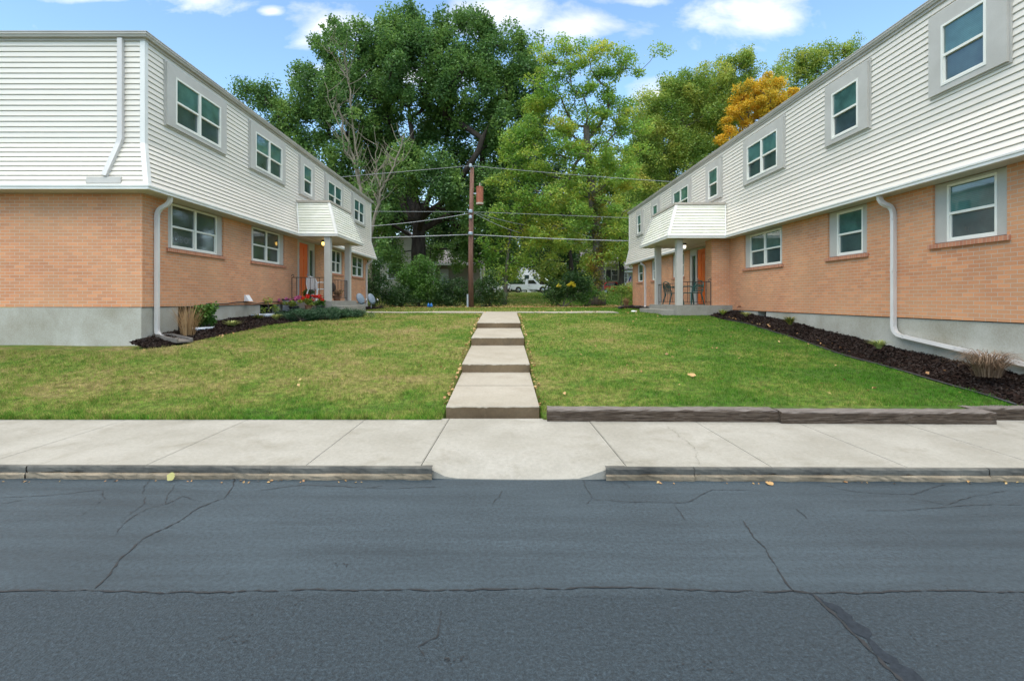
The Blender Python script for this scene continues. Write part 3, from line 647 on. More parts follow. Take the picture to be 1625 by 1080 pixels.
def canopy(B, y0, y1, xo, zt, flare=.40):
    """flared siding hood over a porch; xo: outer face of its top"""
    n = B['n']; X = B['X']; ze = B['ze']; root = B['root']; out_ = abs(xo-B['wx'])
    ring = [(X(.05), y0, 0, -1), (xo, y0, n, -1), (xo, y1, n, 1), (X(.05), y1, 0, 1)]
    m = MB(); sweep(m, ring, lapped([(0, zt-.04), (flare, ze+.08)], .105)); c = m.build('porch_canopy', M['mossy_siding'], root)
    m = MB(); sweep(m, ring, [(-.05, zt+.03), (.05, zt+.03), (.055, zt-.045), (0, zt-.05)]); m.quad((X(0), y0, zt+.02), (xo, y0, zt+.02), (xo, y1, zt+.02), (X(0), y1, zt+.02)); m.build('flashing', M['canopyedge'], c)
    m = MB(); sweep(m, ring, [(flare-.01, ze+.105), (flare+.045, ze+.085), (flare+.045, ze+.055), (flare+.03, ze+.045), (flare+.03, ze-.01), (flare-.04, ze-.01)]); m.build('edge_trim', M['trim'], c)
    m = MB(); m.quad((X(0), y0-flare+.0, ze+.003), (X(out_+flare), y0-flare, ze+.003), (X(out_+flare), y1+flare, ze+.003), (X(0), y1+flare, ze+.003)); m.build('ceiling', M['soffit'], c)
    w = .09; p = .03
    for yc, sy in ((y0, -1), (y1, 1)):
        m = MB(); a, za, b, zb_ = 0, zt-.04, flare, ze+.09
        A0 = (xo+n*(a+p), yc+sy*(a+p), za); B0 = (xo+n*(b+p), yc+sy*(b+p), zb_)
        m.quad(A0, B0, (B0[0], B0[1]-sy*w, zb_), (A0[0], A0[1]-sy*w, za)); m.quad(A0, B0, (B0[0]-n*w, B0[1], zb_), (A0[0]-n*w, A0[1], za)); m.build('corner_trim', M['trim'], c)
        q_ = MB().tube([(X(B['up']+.03), yc+sy*(a+.02), za), (X(B['o']+.02), yc+sy*(b+.02), zb_)], .025, 4).build('wall_trim', M['trim'], c)
    return c
def railing(B, pts, zs, zt, step, scroll=None):
    m = MB()
    for (a, b) in zip(pts, pts[1:]):
        A0, B0 = Vector((*a, 0)), Vector((*b, 0)); L = (B0-A0).length; k = max(2, round(L/step))
        m.tube([(a[0], a[1], zt), (b[0], b[1], zt)], .018, 6, squash=.6); m.tube([(a[0], a[1], zs+.10), (b[0], b[1], zs+.10)], .012, 4)
        for i in range(k+1):
            p = A0+(B0-A0)*i/k; m.tube([(p.x, p.y, zs if i in (0, k) else zs+.1), (p.x, p.y, zt)], .014 if i in (0, k) else .009, 5)
    if scroll:
        x, y, s = scroll; m.tube([(x+s*(.02+.06*math.sin(a)*(1-a/9)), y, zt+.06-.06*math.cos(a)*(1-a/9)) for a in np.linspace(0, 6, 12)], .011, 5)
    m.build('railing', M['iron'], B['root'])
def door(B, ya, yb, z0, z1, y_left, y_right, side_lo, side_hi):
    X = B['X']; r = B['root']
    B['holes'].append((y_left, y_right, round(z0, 3), round(B['ze']+.02, 3)))
    m = MB(); o0, o1 = -.12, -.03
    m.box(X(o0), X(o1), y_left, min(ya, side_lo)-.0, z0, B['ze']) if ya < side_lo else m.box(X(o0), X(o1), y_left, side_lo, z0, B['ze'])
    m.box(X(o0), X(o1), yb, side_lo, z0, B['ze']); m.box(X(o0), X(o1), side_hi, y_right, z0, B['ze']); m.box(X(o0), X(o1+.001), ya, yb, z1, B['ze']); m.box(X(o0), X(o1+.002), side_lo, side_hi, z1-.2, B['ze']); m.box(X(o0), X(o1+.002), side_lo, side_hi, z0, z0+.5)
    f = m.build('door_frame', M['grey'], r)
    MB().box(X(-.1), X(-.07), side_lo-.01, side_hi+.01, z0+.4, z1-.1).build('sidelight', M['pane_dk'], f)
    m = MB(); m.box(X(-.12), X(-.075), ya, yb, z0+.02, z1); w = yb-ya
    for (a, b) in ((.12, .45), (.55, .88)):
        for (c, e) in ((.08, .38), (.43, .73), (.78, .93)): m.box(X(-.076), X(-.062), ya+a*w, ya+b*w, z0+c*(z1-z0), z0+e*(z1-z0))
    d_ = m.build('door', M['door'], r, bevel=.004)
    MB().lathe([(0, -.03), (.03, -.02), (.032, .0), (.02, .02), (.012, .045)][::-1], (X(-.05), yb-.08, z0+1.0), 10, 'x').build('knob', M['chrome'], d_, smooth=True)
def post(B, x, y, z0, z1, w=.105):
    p = MB().box(x-w, x+w, y-w, y+w, z0, z1).build('porch_post', M['grey'], B['root'], bevel=.008)
def downpipe(B, pts, name='downspout', w=.042, root=None):
    """rectangular pipe: square tube with a slightly flattened section"""
    m = MB(); m.tube(pts, w*1.414, 4, squash=.8)
    o = m.build(name, M['pipe'], root or B['root'])
    for i in range(1, len(pts)-1):
        a = Vector(pts[i]); b = Vector(pts[i+1]); dd = (b-a).normalized()
        if (b-a).length > .8:
            for q in (dd*.04, (b-a)*.5): MB().tube([a+q, a+q+dd*.032], w*1.414*1.08, 4, squash=.8).build('pipe_band', M['pipe'], o)
    return o
def arc(p0, p1, p2, k=5):
    p0, p1, p2 = Vector(p0), Vector(p1), Vector(p2)
    return [tuple(p0*(1-t)**2+p1*2*t*(1-t)+p2*t*t) for t in np.linspace(0, 1, k)]
# --- left building
L = building('left', 1, -7.58, 10.56, 27.9, -27., .40, 1.49, 3.87, 4.87, 7.12, 'left apartment building, its short end wall facing the street, white mansard siding over orange brick', True)
uo = L['up']+.05
for (a, b, ca, cb_, dbl) in ((11.28, 13.07, 11.0, 13.35, 1), (14.91, 16.68, 14.63, 16.96, 1), (18.48, 19.28, 18.2, 19.56, 0), (21.05, 22.8, 20.8, 23.05, 1), (24.72, 26.43, 24.45, 26.7, 1)):
    window(L, a, b, 5.56, 6.62, dbl, uo, (ca, cb_, 5.47, 6.84))
for i, (a, b, ca, cb_) in enumerate(((11.54, 13.37, 11.37, 13.62), (15.27, 17.1, 15.12, 17.4), (22.25, 23.5, 22.1, 23.65), (25.3, 27.1, 25.15, 27.25))):
    w_ = window(L, a, b, 2.83, 3.85, True, -.075, (ca, cb_, 0, 0), False, mats=('pane_dk', 'pane_dk'))
    if i == 0: w_L1 = w_
door(L, 18.74, 19.62, 1.60, 3.78, 18.5, 20.25, 19.74, 20.1)
canopy(L, 18.0, 20.42, -6.24, 5.15)
MB().box(-7.60, -5.98, 17.55, 20.45, 1.05, 1.60).build('porch_slab', M['walk'], L['root'], bevel=.012)
MB().box(-5.99, -5.62, 17.75, 20.45, 1.0, 1.42).build('porch_step', M['walk'], L['root'], bevel=.012)
post(L, -6.2, 17.76, 1.6, 3.865); post(L, -6.2, 20.02, 1.6, 3.865)
railing(L, [(-7.45, 17.7), (-6.32, 17.7)], 1.6, 2.42, .16, (-7.45, 17.7, 1)); railing(L, [(-6.2, 17.9), (-6.2, 19.9)], 1.6, 2.38, .17)
L['fholes'] += [(11.75, 12.75, .75, 1.478), (15.7, 17.0, .9, 1.478)]
finish(L)
X = L['X']
downpipe(L, [(X(.34), 10.93, 3.90)]+arc((X(.34), 10.93, 3.84), (X(.34), 10.93, 3.72), (X(.2), 10.93, 3.66))+arc((X(.2), 10.93, 3.66), (X(.06), 10.93, 3.6), (X(.055), 10.93, 3.45))+[(X(.055), 10.93, 1.0)]+arc((X(.055), 10.93, 1.0), (X(.06), 10.93, .86), (X(.22), 10.88, .84)))
downpipe(L, [(X(.34), 27.6, 3.90)]+arc((X(.34), 27.6, 3.84), (X(.34), 27.6, 3.7), (X(.2), 27.6, 3.64))+arc((X(.2), 27.6, 3.64), (X(.06), 27.6, 3.6), (X(.055), 27.6, 3.45))+[(X(.055), 27.6, 1.25)])
yf = 10.56-.16
downpipe(L, [(-7.87, yf-.05, 7.0), (-7.87, yf-.05, 4.95), (-7.90, yf-.055, 4.84), (-8.06, yf-.23, 4.14)], w=.05)
MB().hexa([(-8.42, 10.14, 3.99), (-7.72, 10.14, 3.99), (-7.72, 10.3, 3.99), (-8.42, 10.3, 3.99), (-8.42, 10.16, 4.12), (-7.72, 10.16, 4.12), (-7.72, 10.3, 4.12), (-8.42, 10.3, 4.12)]).build('flashing_box', M['grey'], L['root'])
# small hooded vent and a cable on the brick
v_ = MB(); Yv = 14.8; v_.hexa([(X(0), Yv-.11, 1.60), (X(.16), Yv-.11, 1.60), (X(.16), Yv+.11, 1.60), (X(0), Yv+.11, 1.60), (X(0), Yv-.11, 1.78), (X(.05), Yv-.11, 1.78), (X(.05), Yv+.11, 1.78), (X(0), Yv+.11, 1.78)])
v_.build('vent_hood', M['white'], L['root'], bevel=.006)
cbl = MB(); cbl.tube([(X(.02), 12.75, 1.3), (X(.02), 12.8, 1.54)]+[(X(.025), y, 1.555-.03*math.sin(i*1.3)) for i, y in enumerate(np.linspace(13, 18.3, 14))], .012, 5); cbl.build('wall_cable', M['black'], L['root'])
# porch lamp
def lamp(B, x, y, mat):
    z = B['ze']; m = MB().lathe([(0, 0), (.06, 0), (.07, -.03), (.05, -.06), (.055, -.07)], (x, y, z), 12); l = m.build('porch_lamp', M['black'], B['root'], smooth=True)
    MB().lathe([(.045, -.07), (.06, -.10), (.055, -.16), (.03, -.195), (0, -.2)], (x, y, z), 14).build('lamp_glass', M[mat], l, smooth=True)
lamp(L, -6.78, 18.9, 'lampwarm')
# a chalked word on the ground floor window
tc = bpy.data.curves.new('word', 'FONT'); tc.body = 'Boo'; tc.size = .34; to = bpy.data.objects.new('tmp', tc); COL.objects.link(to)
bpy.context.view_layer.update(); tm = bpy.data.meshes.new_from_object(to.evaluated_get(bpy.context.evaluated_depsgraph_get())); bpy.data.objects.remove(to)
V = np.array([v.co[:] for v in tm.vertices]); F = [tuple(p.vertices) for p in tm.polygons]
V2 = np.stack([np.full(len(V), X(-.083)), 11.68+V[:, 0]*1.0, 2.99+V[:, 1]], -1)
M['chalk'] = noisy('chalk writing', (.06, .07, .07), (.13, .14, .14), 40, .8)
npmesh('window_writing', V2, F, M['chalk'], w_L1)

# --- right building
Rb = building('right', -1, 7.75, 6.9, 30.4, 27., .33, 1.30, 3.71, 4.67, 6.93, 'right apartment building, white mansard siding over orange brick beside the long mulch bed', False)
uo = Rb['up']+.05
for (a, b, ca, cb_, dbl) in ((7.86, 8.67, 7.54, 8.93, 0), (10.71, 11.57, 10.43, 11.82, 0), (13.88, 15.6, 13.6, 15.87, 1), (17.76, 18.56, 17.5, 18.82, 0), (20.6, 22.4, 20.4, 22.65, 1), (24.75, 25.5, 24.5, 25.8, 0), (27.7, 28.45, 27.45, 28.75, 0)):
    window(Rb, a, b, 5.31, 6.35, dbl, uo, (ca, cb_, 5.21, 6.6))
for (a, b, ca, cb_, dbl) in ((7.97, 8.87, 7.77, 9.12, 0), (10.95, 11.8, 10.77, 12.08, 0), (14.18, 15.97, 14.05, 16.27, 1), (21.85, 23.1, 21.7, 23.25, 1), (25.6, 26.4, 25.45, 26.55, 0), (28.3, 29.2, 28.15, 29.35, 0)):
    window(Rb, a, b, 2.66, 3.66, dbl, -.075, (ca, cb_, 0, 0), False, mats=('pane_up', 'pane_lo'))
door(Rb, 19.50, 20.36, 1.46, 3.64, 19.22, 21.1, 20.5, 20.9)
canopy(Rb, 17.25, 19.85, 5.88, 4.93)
MB().box(5.85, 7.78, 17.1, 20.3, 1.0, 1.455).build('porch_slab', M['walk'], Rb['root'], bevel=.012)
MB().box(5.45, 5.86, 17.3, 20.3, 1.0, 1.30).build('porch_step', M['walk'], Rb['root'], bevel=.012)
post(Rb, 5.98, 17.25, 1.455, 3.70); post(Rb, 5.98, 19.6, 1.455, 3.70)
railing(Rb, [(6.1, 17.2), (7.05, 17.2)], 1.455, 2.25, .16, (7.05, 17.2, -1)); railing(Rb, [(5.98, 17.4), (5.98, 19.5)], 1.455, 2.22, .17)
MB().box(7.13, 7.76, 17.32, 17.85, 1.28, 3.71).build('brick_pier', M['brick'], Rb['root'])
Rb['fholes'] += [(14.95, 15.45, 1.08, 1.288)]
finish(Rb)
X = Rb['X']
downpipe(Rb, [(X(.27), 10.05, 3.76)]+arc((X(.27), 10.05, 3.70), (X(.27), 10.03, 3.56), (X(.16), 10.0, 3.52))+arc((X(.16), 10.0, 3.52), (X(.055), 9.97, 3.48), (X(.05), 9.97, 3.3))+[(X(.05), 9.97, 1.16)]+arc((X(.05), 9.97, 1.12), (X(.05), 9.95, .96), (X(.05), 9.75, .94))+[(X(.06), 7.4, .69), (X(.06), 6.6, .62)])
downpipe(Rb, [(X(.27), 27.55, 3.76)]+arc((X(.27), 27.55, 3.70), (X(.27), 27.55, 3.56), (X(.16), 27.5, 3.52))+arc((X(.16), 27.5, 3.52), (X(.055), 27.5, 3.48), (X(.05), 27.5, 3.3))+[(X(.05), 27.5, 1.3), (X(.12), 27.4, 1.2)])
lamp(Rb, 6.62, 18.5, 'lampwhite')
sp = MB(); sp.tube([(X(0), 16.5, 1.42), (X(.09), 16.5, 1.42), (X(.11), 16.5, 1.38)], .014, 6); sp.lathe([(0, 0), (.03, 0), (.03, .01)], (X(.07), 16.5, 1.45), 8); sp.build('spigot', M['iron'], Rb['root'])
# ------------------------------------------------------------------ vegetation
def leafquads(C, rng, L, Wd, up=.35, droop=0.):
    """one folded diamond leaf per centre: 4 verts, 2 triangles"""
    n = len(C); nrm = rng.normal(size=(n, 3)); nrm[:, 2] = np.abs(nrm[:, 2])+up; nrm /= np.linalg.norm(nrm, axis=1, keepdims=True)
    t1 = rng.normal(size=(n, 3)); t1[:, 2] -= droop; t1 -= nrm*(t1*nrm).sum(1, keepdims=True); t1 /= np.linalg.norm(t1, axis=1, keepdims=True)
    t2 = np.cross(nrm, t1); s = rng.uniform(.65, 1.3, (n, 1)); l = L*s; w = Wd*s
    V = np.stack([C-t1*l*.5, C+t2*w*.5+nrm*w*.12-t1*l*.06, C+t1*l*.5, C-t2*w*.5+nrm*w*.12-t1*l*.06], 1).reshape(-1, 3)
    b = np.arange(n)[:, None]*4; F = np.concatenate([b+[0, 1, 2], b+[0, 2, 3]], 1).reshape(-1, 3)
    return V, F
def foliage(name, C, rad, per, seed, L, Wd, mat, parent, flat=.75, up=.35, droop=0., zmin=None):
    rng = np.random.default_rng(seed); C = np.asarray(C, float); rad = np.broadcast_to(np.asarray(rad, float), (len(C),))
    per = np.broadcast_to(np.asarray(per), (len(C),)).astype(int); I = np.repeat(np.arange(len(C)), per)
    dv = rng.normal(size=(len(I), 3)); dv /= np.linalg.norm(dv, axis=1, keepdims=True)
    q = rng.uniform(.15, 1., (len(I), 1))**.55; P = C[I]+dv*q*rad[I][:, None]*[1, 1, flat]*rng.uniform(.8, 1.25, (len(I), 1))
    if zmin is not None: P = P[P[:, 2] > zmin]; I = I[:len(P)]
    V, F = leafquads(P, rng, L, Wd, up, droop)
    ct = rng.normal(0, .16, len(C))[I] if len(I) == len(P) else 0
    r = np.clip(rng.normal(.5, .2, len(P))+ct, 0, 1)
    return npmesh(name, V, F, mat, parent, {'rnd': np.repeat(r, 2)}, uv=False)
def blobs_to_centres(blobs, D, spacing, rng, shell=.5):
    C = []; Rd = []
    for (x, y, r, *dz) in blobs:
        D_ = D+(dz[0] if dz else 0); c = np.array(at(x, y, D_)); rw = r*D/800; depth = max(rw, (dz[1] if len(dz) > 1 else rw))
        n = max(1, int(4.2*(rw/spacing)**2.2)); dv = rng.normal(size=(n, 3)); dv /= np.linalg.norm(dv, axis=1, keepdims=True)
        q = rng.uniform(shell**3, 1, (n, 1))**(1/3); C.append(c+dv*q*[rw, depth, rw]*.86)
    return np.concatenate(C)
def skeleton(trunk, r0, C, rng, rmin=.018, low=.3, sag=.10, fork=1.0, limbs=()):
    nodes = []; par = []; T = [np.array(p, float) for p in trunk]; tr = []
    for i, (a, b) in enumerate(zip(T, T[1:])):
        k = max(2, int(np.linalg.norm(b-a)/.8))
        for j in range(k): nodes.append(a+(b-a)*j/k); par.append(len(nodes)-2)
    nodes.append(T[-1]); par.append(len(nodes)-2); nt = len(nodes); paths = []
    order = np.argsort(np.linalg.norm(C-T[-1], axis=1)); N = np.array(nodes); leafw = {}
    allow = np.zeros(nt, bool); allow[int(nt*low):] = True; AL = list(allow)
    N = list(N)
    for L_ in limbs:      # main limbs given by hand
        L_ = [np.array(p, float) for p in L_]; k0 = int(np.linalg.norm(np.array(N[:nt])-L_[0], axis=1).argmin()); prev = k0; path = [k0]; P_ = [N[k0]]+L_[1:]
        for a, b in zip(P_, P_[1:]):
            k = max(2, int(np.linalg.norm(b-a)/.9))
            for j in range(1, k+1): N.append(a+(b-a)*j/k+rng.normal(0, .05, 3)); AL.append(True); par.append(prev); prev = len(N)-1; path.append(prev)
        paths.append(path)
    for ci in order:
        c = C[ci]; A = np.array(N); d = np.linalg.norm(A-c, axis=1); cost = d+.9*np.maximum(0, A[:, 2]-c[2]+.35*d)*fork+np.where(np.array(AL), 0, 99)
        k0 = int(cost.argmin()); a = N[k0]; L_ = d[k0]; k = max(2, int(L_/.9)); mid = (a+c)/2+np.array([0, 0, -sag*L_])+rng.normal(0, .06*L_, 3)
        path = [k0]; prev = k0
        for j in range(1, k+1):
            t_ = j/k; p = a*(1-t_)**2+mid*2*t_*(1-t_)+c*t_*t_+rng.normal(0, .03*min(L_, 3), 3)*(j < k)
            N.append(p); AL.append(True); par.append(prev); prev = len(N)-1; path.append(prev)
        paths.append(path); leafw[prev] = 1
    w = np.zeros(len(N))
    for i in range(len(N)-1, -1, -1):
        w[i] += leafw.get(i, 0)
        if par[i] >= 0: w[par[i]] += w[i]
    return N, paths, nt, w
def tree(name, label, cat, base, trunk, r0, blobs, D, sp, per, crad, leaf, mat, bark, seed, group=None, low=.3, shell=.5, flat=.75, sag=.1, droop=0., limb=.55, limbs=()):
    rng = np.random.default_rng(seed); root = thing(name, label, cat, base, group)
    C = blobs_to_centres(blobs, D, sp, rng, shell)
    N, paths, nt, w = skeleton(trunk, r0, C, rng, low=low, sag=sag, limbs=limbs); W0 = w[0]
    m = MB(); tp = [N[i] for i in range(nt)]; rt = [max(r0*(1-.55*i/nt), r0*.42)*(1+.5*max(0, 1-i/2.)) for i in range(nt)]
    fr = [Vector(p) for p in tp]; m.tube([tuple(p) for p in fr], rt, 12)
    tk = m.build('trunk', M[bark], root, smooth=True)
    m = MB()
    for p in paths:
        rad = [min(r0*.36, max(.02, limb*r0*(w[i]/W0)**.5*1.35)) for i in p]; rad[0] = rad[1]; m.tube([tuple(N[i]) for i in p], rad, 5 if rad[0] < .12 else 8, cap=False)
    npmesh('branches', m.v, m.f, M[bark], root, smooth=True, uv=False)
    foliage('crown', C, crad*rng.uniform(.7, 1.25, len(C)), (per*rng.uniform(.6, 1.3, len(C))).astype(int), seed+1, leaf[0], leaf[1], M[mat], root, flat=flat, droop=droop)
    return root
def G(x, D): X_ = (x-800)/800*D; return (X_, D, pz(X_, D))

D = 42; b = G(665, D)
tree('oak_tree', 'huge dark green oak with a broad crown behind the left apartment building', 'tree', b,
     [b, at(667, 440, D), at(664, 400, D), at(665, 350, D), at(668, 325, D)], .78,
     [(655, 55, 48), (735, 62, 52), (795, 92, 50), (835, 135, 42), (600, 78, 50), (548, 92, 45), (497, 150, 48), (560, 175, 70), (650, 130, 85), (740, 150, 80), (812, 215, 58), (425, 160, 30), (455, 195, 40), (465, 245, 42), (525, 250, 55), (610, 235, 62, 3), (700, 240, 68, 3), (775, 275, 50, 3),
      (540, 330, 50), (575, 400, 34), (610, 350, 36, 3), (780, 340, 42, 2), (735, 385, 34, 2), (800, 400, 34, 2), (505, 60, 16), (530, 45, 15), (655, 22, 16), (770, 40, 18), (845, 95, 20), (400, 150, 17), (690, 400, 22, 5), (625, 415, 22, 4), (640, 300, 30, 7), (720, 320, 28, 7), (590, 300, 30, 6), (840, 180, 30), (850, 230, 26), (838, 280, 28), (820, 330, 30, 3), (655, 8, 9), (700, 30, 14), (815, 45, 12), (850, 75, 10), (480, 110, 16), (620, 30, 14), (745, 20, 10), (565, 45, 12), (385, 140, 9), (760, 400, 26, 3), (720, 420, 18, 5), (600, 330, 38, -4), (640, 270, 40, -4), (740, 330, 34, -4), (700, 280, 34, -5), (560, 370, 34, -3), (790, 300, 36, -3), (620, 390, 22, -3)],
     D, .98, 270, .80, (.21, .14), 'oak', 'bark', 10, flat=1.15, low=.999, limb=.72, sag=.03, limbs=[[at(x, y, D+dz) for x, y, dz in l] for l in (
         [(664, 372, 0), (640, 330, 1), (622, 270, 1), (596, 200, 1)], [(664, 362, 0), (655, 300, 0), (655, 230, -1), (648, 150, -1)], [(666, 350, 0), (690, 290, 1), (706, 230, 2), (722, 140, 2)], [(666, 350, 0), (712, 310, -1), (748, 260, -2), (782, 180, -2)],
         [(664, 372, 0), (724, 335, 1), (780, 290, 2), (825, 225, 2)], [(664, 390, 0), (610, 350, -1), (560, 315, -1), (520, 250, -1)], [(664, 365, 0), (650, 320, 4), (640, 260, 6)], [(664, 360, 0), (680, 320, -4), (700, 260, -5)])])
D = 36; b = G(948, D)
tree('walnut_tree', 'tall loose yellow green tree with an ivy covered trunk, left of the right building', 'tree', b,
     [b, at(950, 430, D), at(948, 380, D), at(942, 330, D), at(935, 270, D), at(930, 200, D)], .42,
     [(890, 105, 42), (950, 92, 46), (1000, 105, 26), (1035, 82, 15), (1050, 85, 10), (860, 150, 36), (870, 195, 55), (940, 170, 55), (1000, 190, 38), (835, 245, 50), (915, 260, 62), (985, 265, 52), (815, 225, 26), (825, 300, 38), (895, 330, 60), (975, 345, 48), (870, 385, 38), (950, 400, 36), (800, 345, 26), (850, 70, 14), (905, 65, 20), (1010, 400, 26), (790, 290, 20)],
     D, .95, 190, .72, (.165, .10), 'ygreen', 'greybark', 20, flat=.6, low=.35, shell=.35, limb=.5)
D = 50; b = G(1040, D)
tree('tall_tree', 'tall green tree with thin yellowing tips showing above the right roof edge', 'tree', b,
     [b, at(1042, 400, D), at(1060, 300, D), at(1080, 220, D), at(1085, 160, D)], .40,
     [(1060, 165, 36), (1095, 195, 52), (1130, 135, 34), (1110, 125, 20), (1165, 115, 32), (1190, 105, 20), (1205, 135, 30), (1175, 170, 40), (1050, 235, 50), (1020, 300, 40), (1090, 265, 50), (1000, 330, 30), (1130, 220, 40), (1150, 100, 12), (1185, 90, 11), (1060, 130, 16), (1020, 180, 34), (1040, 275, 40), (1130, 180, 40), (1080, 150, 34), (1160, 150, 34), (1090, 235, 40), (1030, 220, 34), (1225, 150, 26), (1240, 125, 16)],
     D, 1.1, 270, .85, (.20, .12), 'mgreen', 'greybark', 30, flat=1.1, low=.3, limb=.5)
D = 46; b = G(1230, D)
tree('maple_tree', 'orange yellow maple crown rising behind the right roof', 'tree', b,
     [b, at(1228, 400, D), at(1225, 300, D), at(1222, 220, D)], .3,
     [(1195, 160, 34), (1235, 152, 26), (1165, 195, 24), (1210, 195, 30), (1150, 218, 16), (1250, 170, 22), (1215, 135, 18), (1180, 140, 14)], D, .9, 220, .62, (.18, .13), 'orange', 'greybark', 40, flat=.8, low=.5)
D = 58; b = G(1300, D)
tree('tall_tree', 'olive green tree top farthest right, above the right roof', 'tree', b,
     [b, at(1302, 400, D), at(1300, 250, D), at(1300, 160, D)], .35,
     [(1290, 98, 28), (1325, 88, 25), (1350, 76, 16), (1265, 112, 24), (1245, 95, 12), (1280, 140, 34), (1310, 130, 30), (1340, 110, 24), (1255, 160, 26), (1240, 215, 50), (1300, 80, 12), (1270, 90, 12), (1290, 170, 40)], D, 1.15, 250, .85, (.21, .12), 'mgreen', 'greybark', 50, flat=1.1, low=.4)
# background trees that close the view
k = 0
for (x, D, bl, mat, lb) in (
    (860, 72, [(820, 330, 46), (870, 300, 56), (900, 370, 50), (850, 400, 30), (835, 270, 36), (930, 320, 40)], 'dgreen', 'dark green tree over the white pickup truck'),
    (985, 66, [(960, 330, 46), (1005, 350, 38), (985, 270, 50), (1015, 395, 26), (975, 400, 34), (1030, 300, 40)], 'mgreen', 'green tree standing over the parked red car'),
    (745, 60, [(770, 400, 30), (720, 350, 46), (790, 350, 36), (680, 370, 30), (760, 300, 40), (640, 400, 26)], 'dgreen', 'dark tree behind the utility pole and grey house'),
    (590, 60, [(560, 400, 34), (600, 360, 40), (620, 300, 46), (540, 300, 50), (650, 340, 34)], 'dgreen', 'dark tree beyond the far end of the left building'),
    (905, 48, [(880, 420, 22), (905, 380, 36), (880, 350, 34), (925, 420, 24), (850, 370, 30), (900, 310, 40)], 'mgreen', 'slim green tree between the pickup truck and ivy trunk')):
    k += 1; b = G(x, D)
    tree('background_tree', lb, 'tree', b, [b, at(x+2, 430, D), at(x-3, 380, D), at(x, 330, D)], .38 if D > 50 else .28, bl, D, 1.5, 300, 1.4, (.26, .165), mat, 'bark', 60+k, 'trees closing the view', low=.4)
D = 37.; b = G(800, D)
tree('small_tree', 'young leafy tree with bright sprays just right of the utility pole', 'tree', b,
     [b, at(803, 440, D), at(806, 400, D), at(812, 350, D)], .14,
     [(775, 415, 17), (790, 385, 24), (820, 365, 26), (830, 410, 20), (800, 440, 18), (770, 395, 15), (845, 385, 20), (785, 440, 18), (835, 345, 22), (815, 425, 16), (795, 350, 20)], D, .85, 110, .7, (.19, .11), 'ygreen', 'greybark', 75, low=.3)
# half dead pale trees by the end of the left building
def bare(label, D, lines, leaves, seed, basex):
    b = G(basex, D); r = thing('bare_tree', label, 'tree', b); m = MB(); rg = random.Random(seed)
    for pts, r0, r1 in lines:
        P = [Vector(at(x, y, D+dd)) for x, y, dd in pts]; Q = []
        for a, c in zip(P, P[1:]):
            for j in range(4): Q.append(a+(c-a)*j/4+Vector((rg.gauss(0, .05), rg.gauss(0, .05), 0)))
        Q.append(P[-1]); n = len(Q); m.tube(Q, [r0+(r1-r0)*i/(n-1) for i in range(n)], 7)
    m.build('trunk', M['palebark'], r, smooth=True)
    tw = MB()
    for pts, r0, r1 in lines:
        for i in range(1, len(pts)):
            for q in range(5):
                t_ = rg.random(); a = Vector(at(*[pts[i-1][j]*(1-t_)+pts[i][j]*t_ for j in (0, 1)], D+pts[i][2])); dr = Vector((rg.uniform(-1, 1), rg.uniform(-.6, .6), rg.uniform(.5, 1.3))).normalized(); L_ = rg.uniform(.6, 2.0)
                mid = a+dr*L_*.5+Vector((0, 0, -.08)); tw.tube([a, mid, a+dr*L_+Vector((0, 0, .2))], [.03, .02, .008], 4)
    tw.build('twigs', M['palebark'], r)
    C = [at(x, y, D+rg.uniform(-.5, .5)) for x, y, _ in leaves]
    foliage('leaves', C, [l[2]*D/800 for l in leaves], [int(l[2]*l[2]*.55)+12 for l in leaves], seed, .2, .13, M['oak'], r)
bare('leaning half dead tree with two pale stems reaching into the oak', 33.5,
     [([(576, 486, 0), (574, 400, 0), (572, 300, 0), (563, 262, 0), (548, 215, 0), (538, 165, 0)], .14, .05), ([(573, 310, 0), (566, 250, .4), (559, 190, .4), (553, 130, .4), (545, 90, .4), (530, 62, .4)], .085, .02), ([(553, 130, .4), (540, 105, .3), (520, 75, .3)], .035, .01), ([(563, 262, 0), (550, 240, -.3), (530, 180, -.3), (515, 130, -.3)], .05, .015)],
     [(528, 32, 12), (545, 45, 13), (520, 55, 11), (548, 62, 12), (530, 75, 10), (512, 42, 6), (560, 75, 10), (560, 180, 14), (545, 230, 14), (540, 150, 12), (570, 260, 12), (530, 190, 10)], 5, 576)
bare('crooked pale tree with upright bare twigs beside the left building end', 33.0,
     [([(592, 487, 0), (588, 420, 0), (590, 362, 0), (600, 322, 0), (604, 300, 0), (618, 280, 0), (632, 245, 0), (640, 215, 0)], .14, .03), ([(600, 322, 0), (590, 300, .3), (593, 275, .3), (610, 262, .3), (640, 255, .3)], .06, .015), ([(604, 300, 0), (596, 262, -.3), (600, 225, -.3)], .06, .015)],
     [(590, 350, 14), (605, 385, 14), (612, 330, 10), (590, 300, 10), (600, 400, 14)], 6, 592)
rgw = np.random.default_rng(91); n = 760; xw = rgw.uniform(-46, 40, n); yw = rgw.uniform(98, 125, n); zw = 3.5+rgw.uniform(0, 1, n)**1.1*(17+3*np.sin(xw*.23)+2*np.sin(xw*.61))
wd = foliage('woodland', np.stack([xw, yw, zw], -1), 2.6, 150, 92, .62, .42, M['dgreen'], None); tag(wd, 'distant dark wood closing the view behind the houses', 'woodland', kind='stuff')
# ivy on the walnut trunk
C = [Vector(at(948+random.Random(i).uniform(-9, 9), y, 35.6+random.Random(i+9).uniform(-.4, .4))) for i, y in enumerate(np.linspace(300, 478, 46))]
iv = foliage('ivy_vine', C, .38, 60, 77, .13, .11, M['ivy'], None); tag(iv, 'yellow and green ivy climbing the trunk left of the right building', 'ivy')
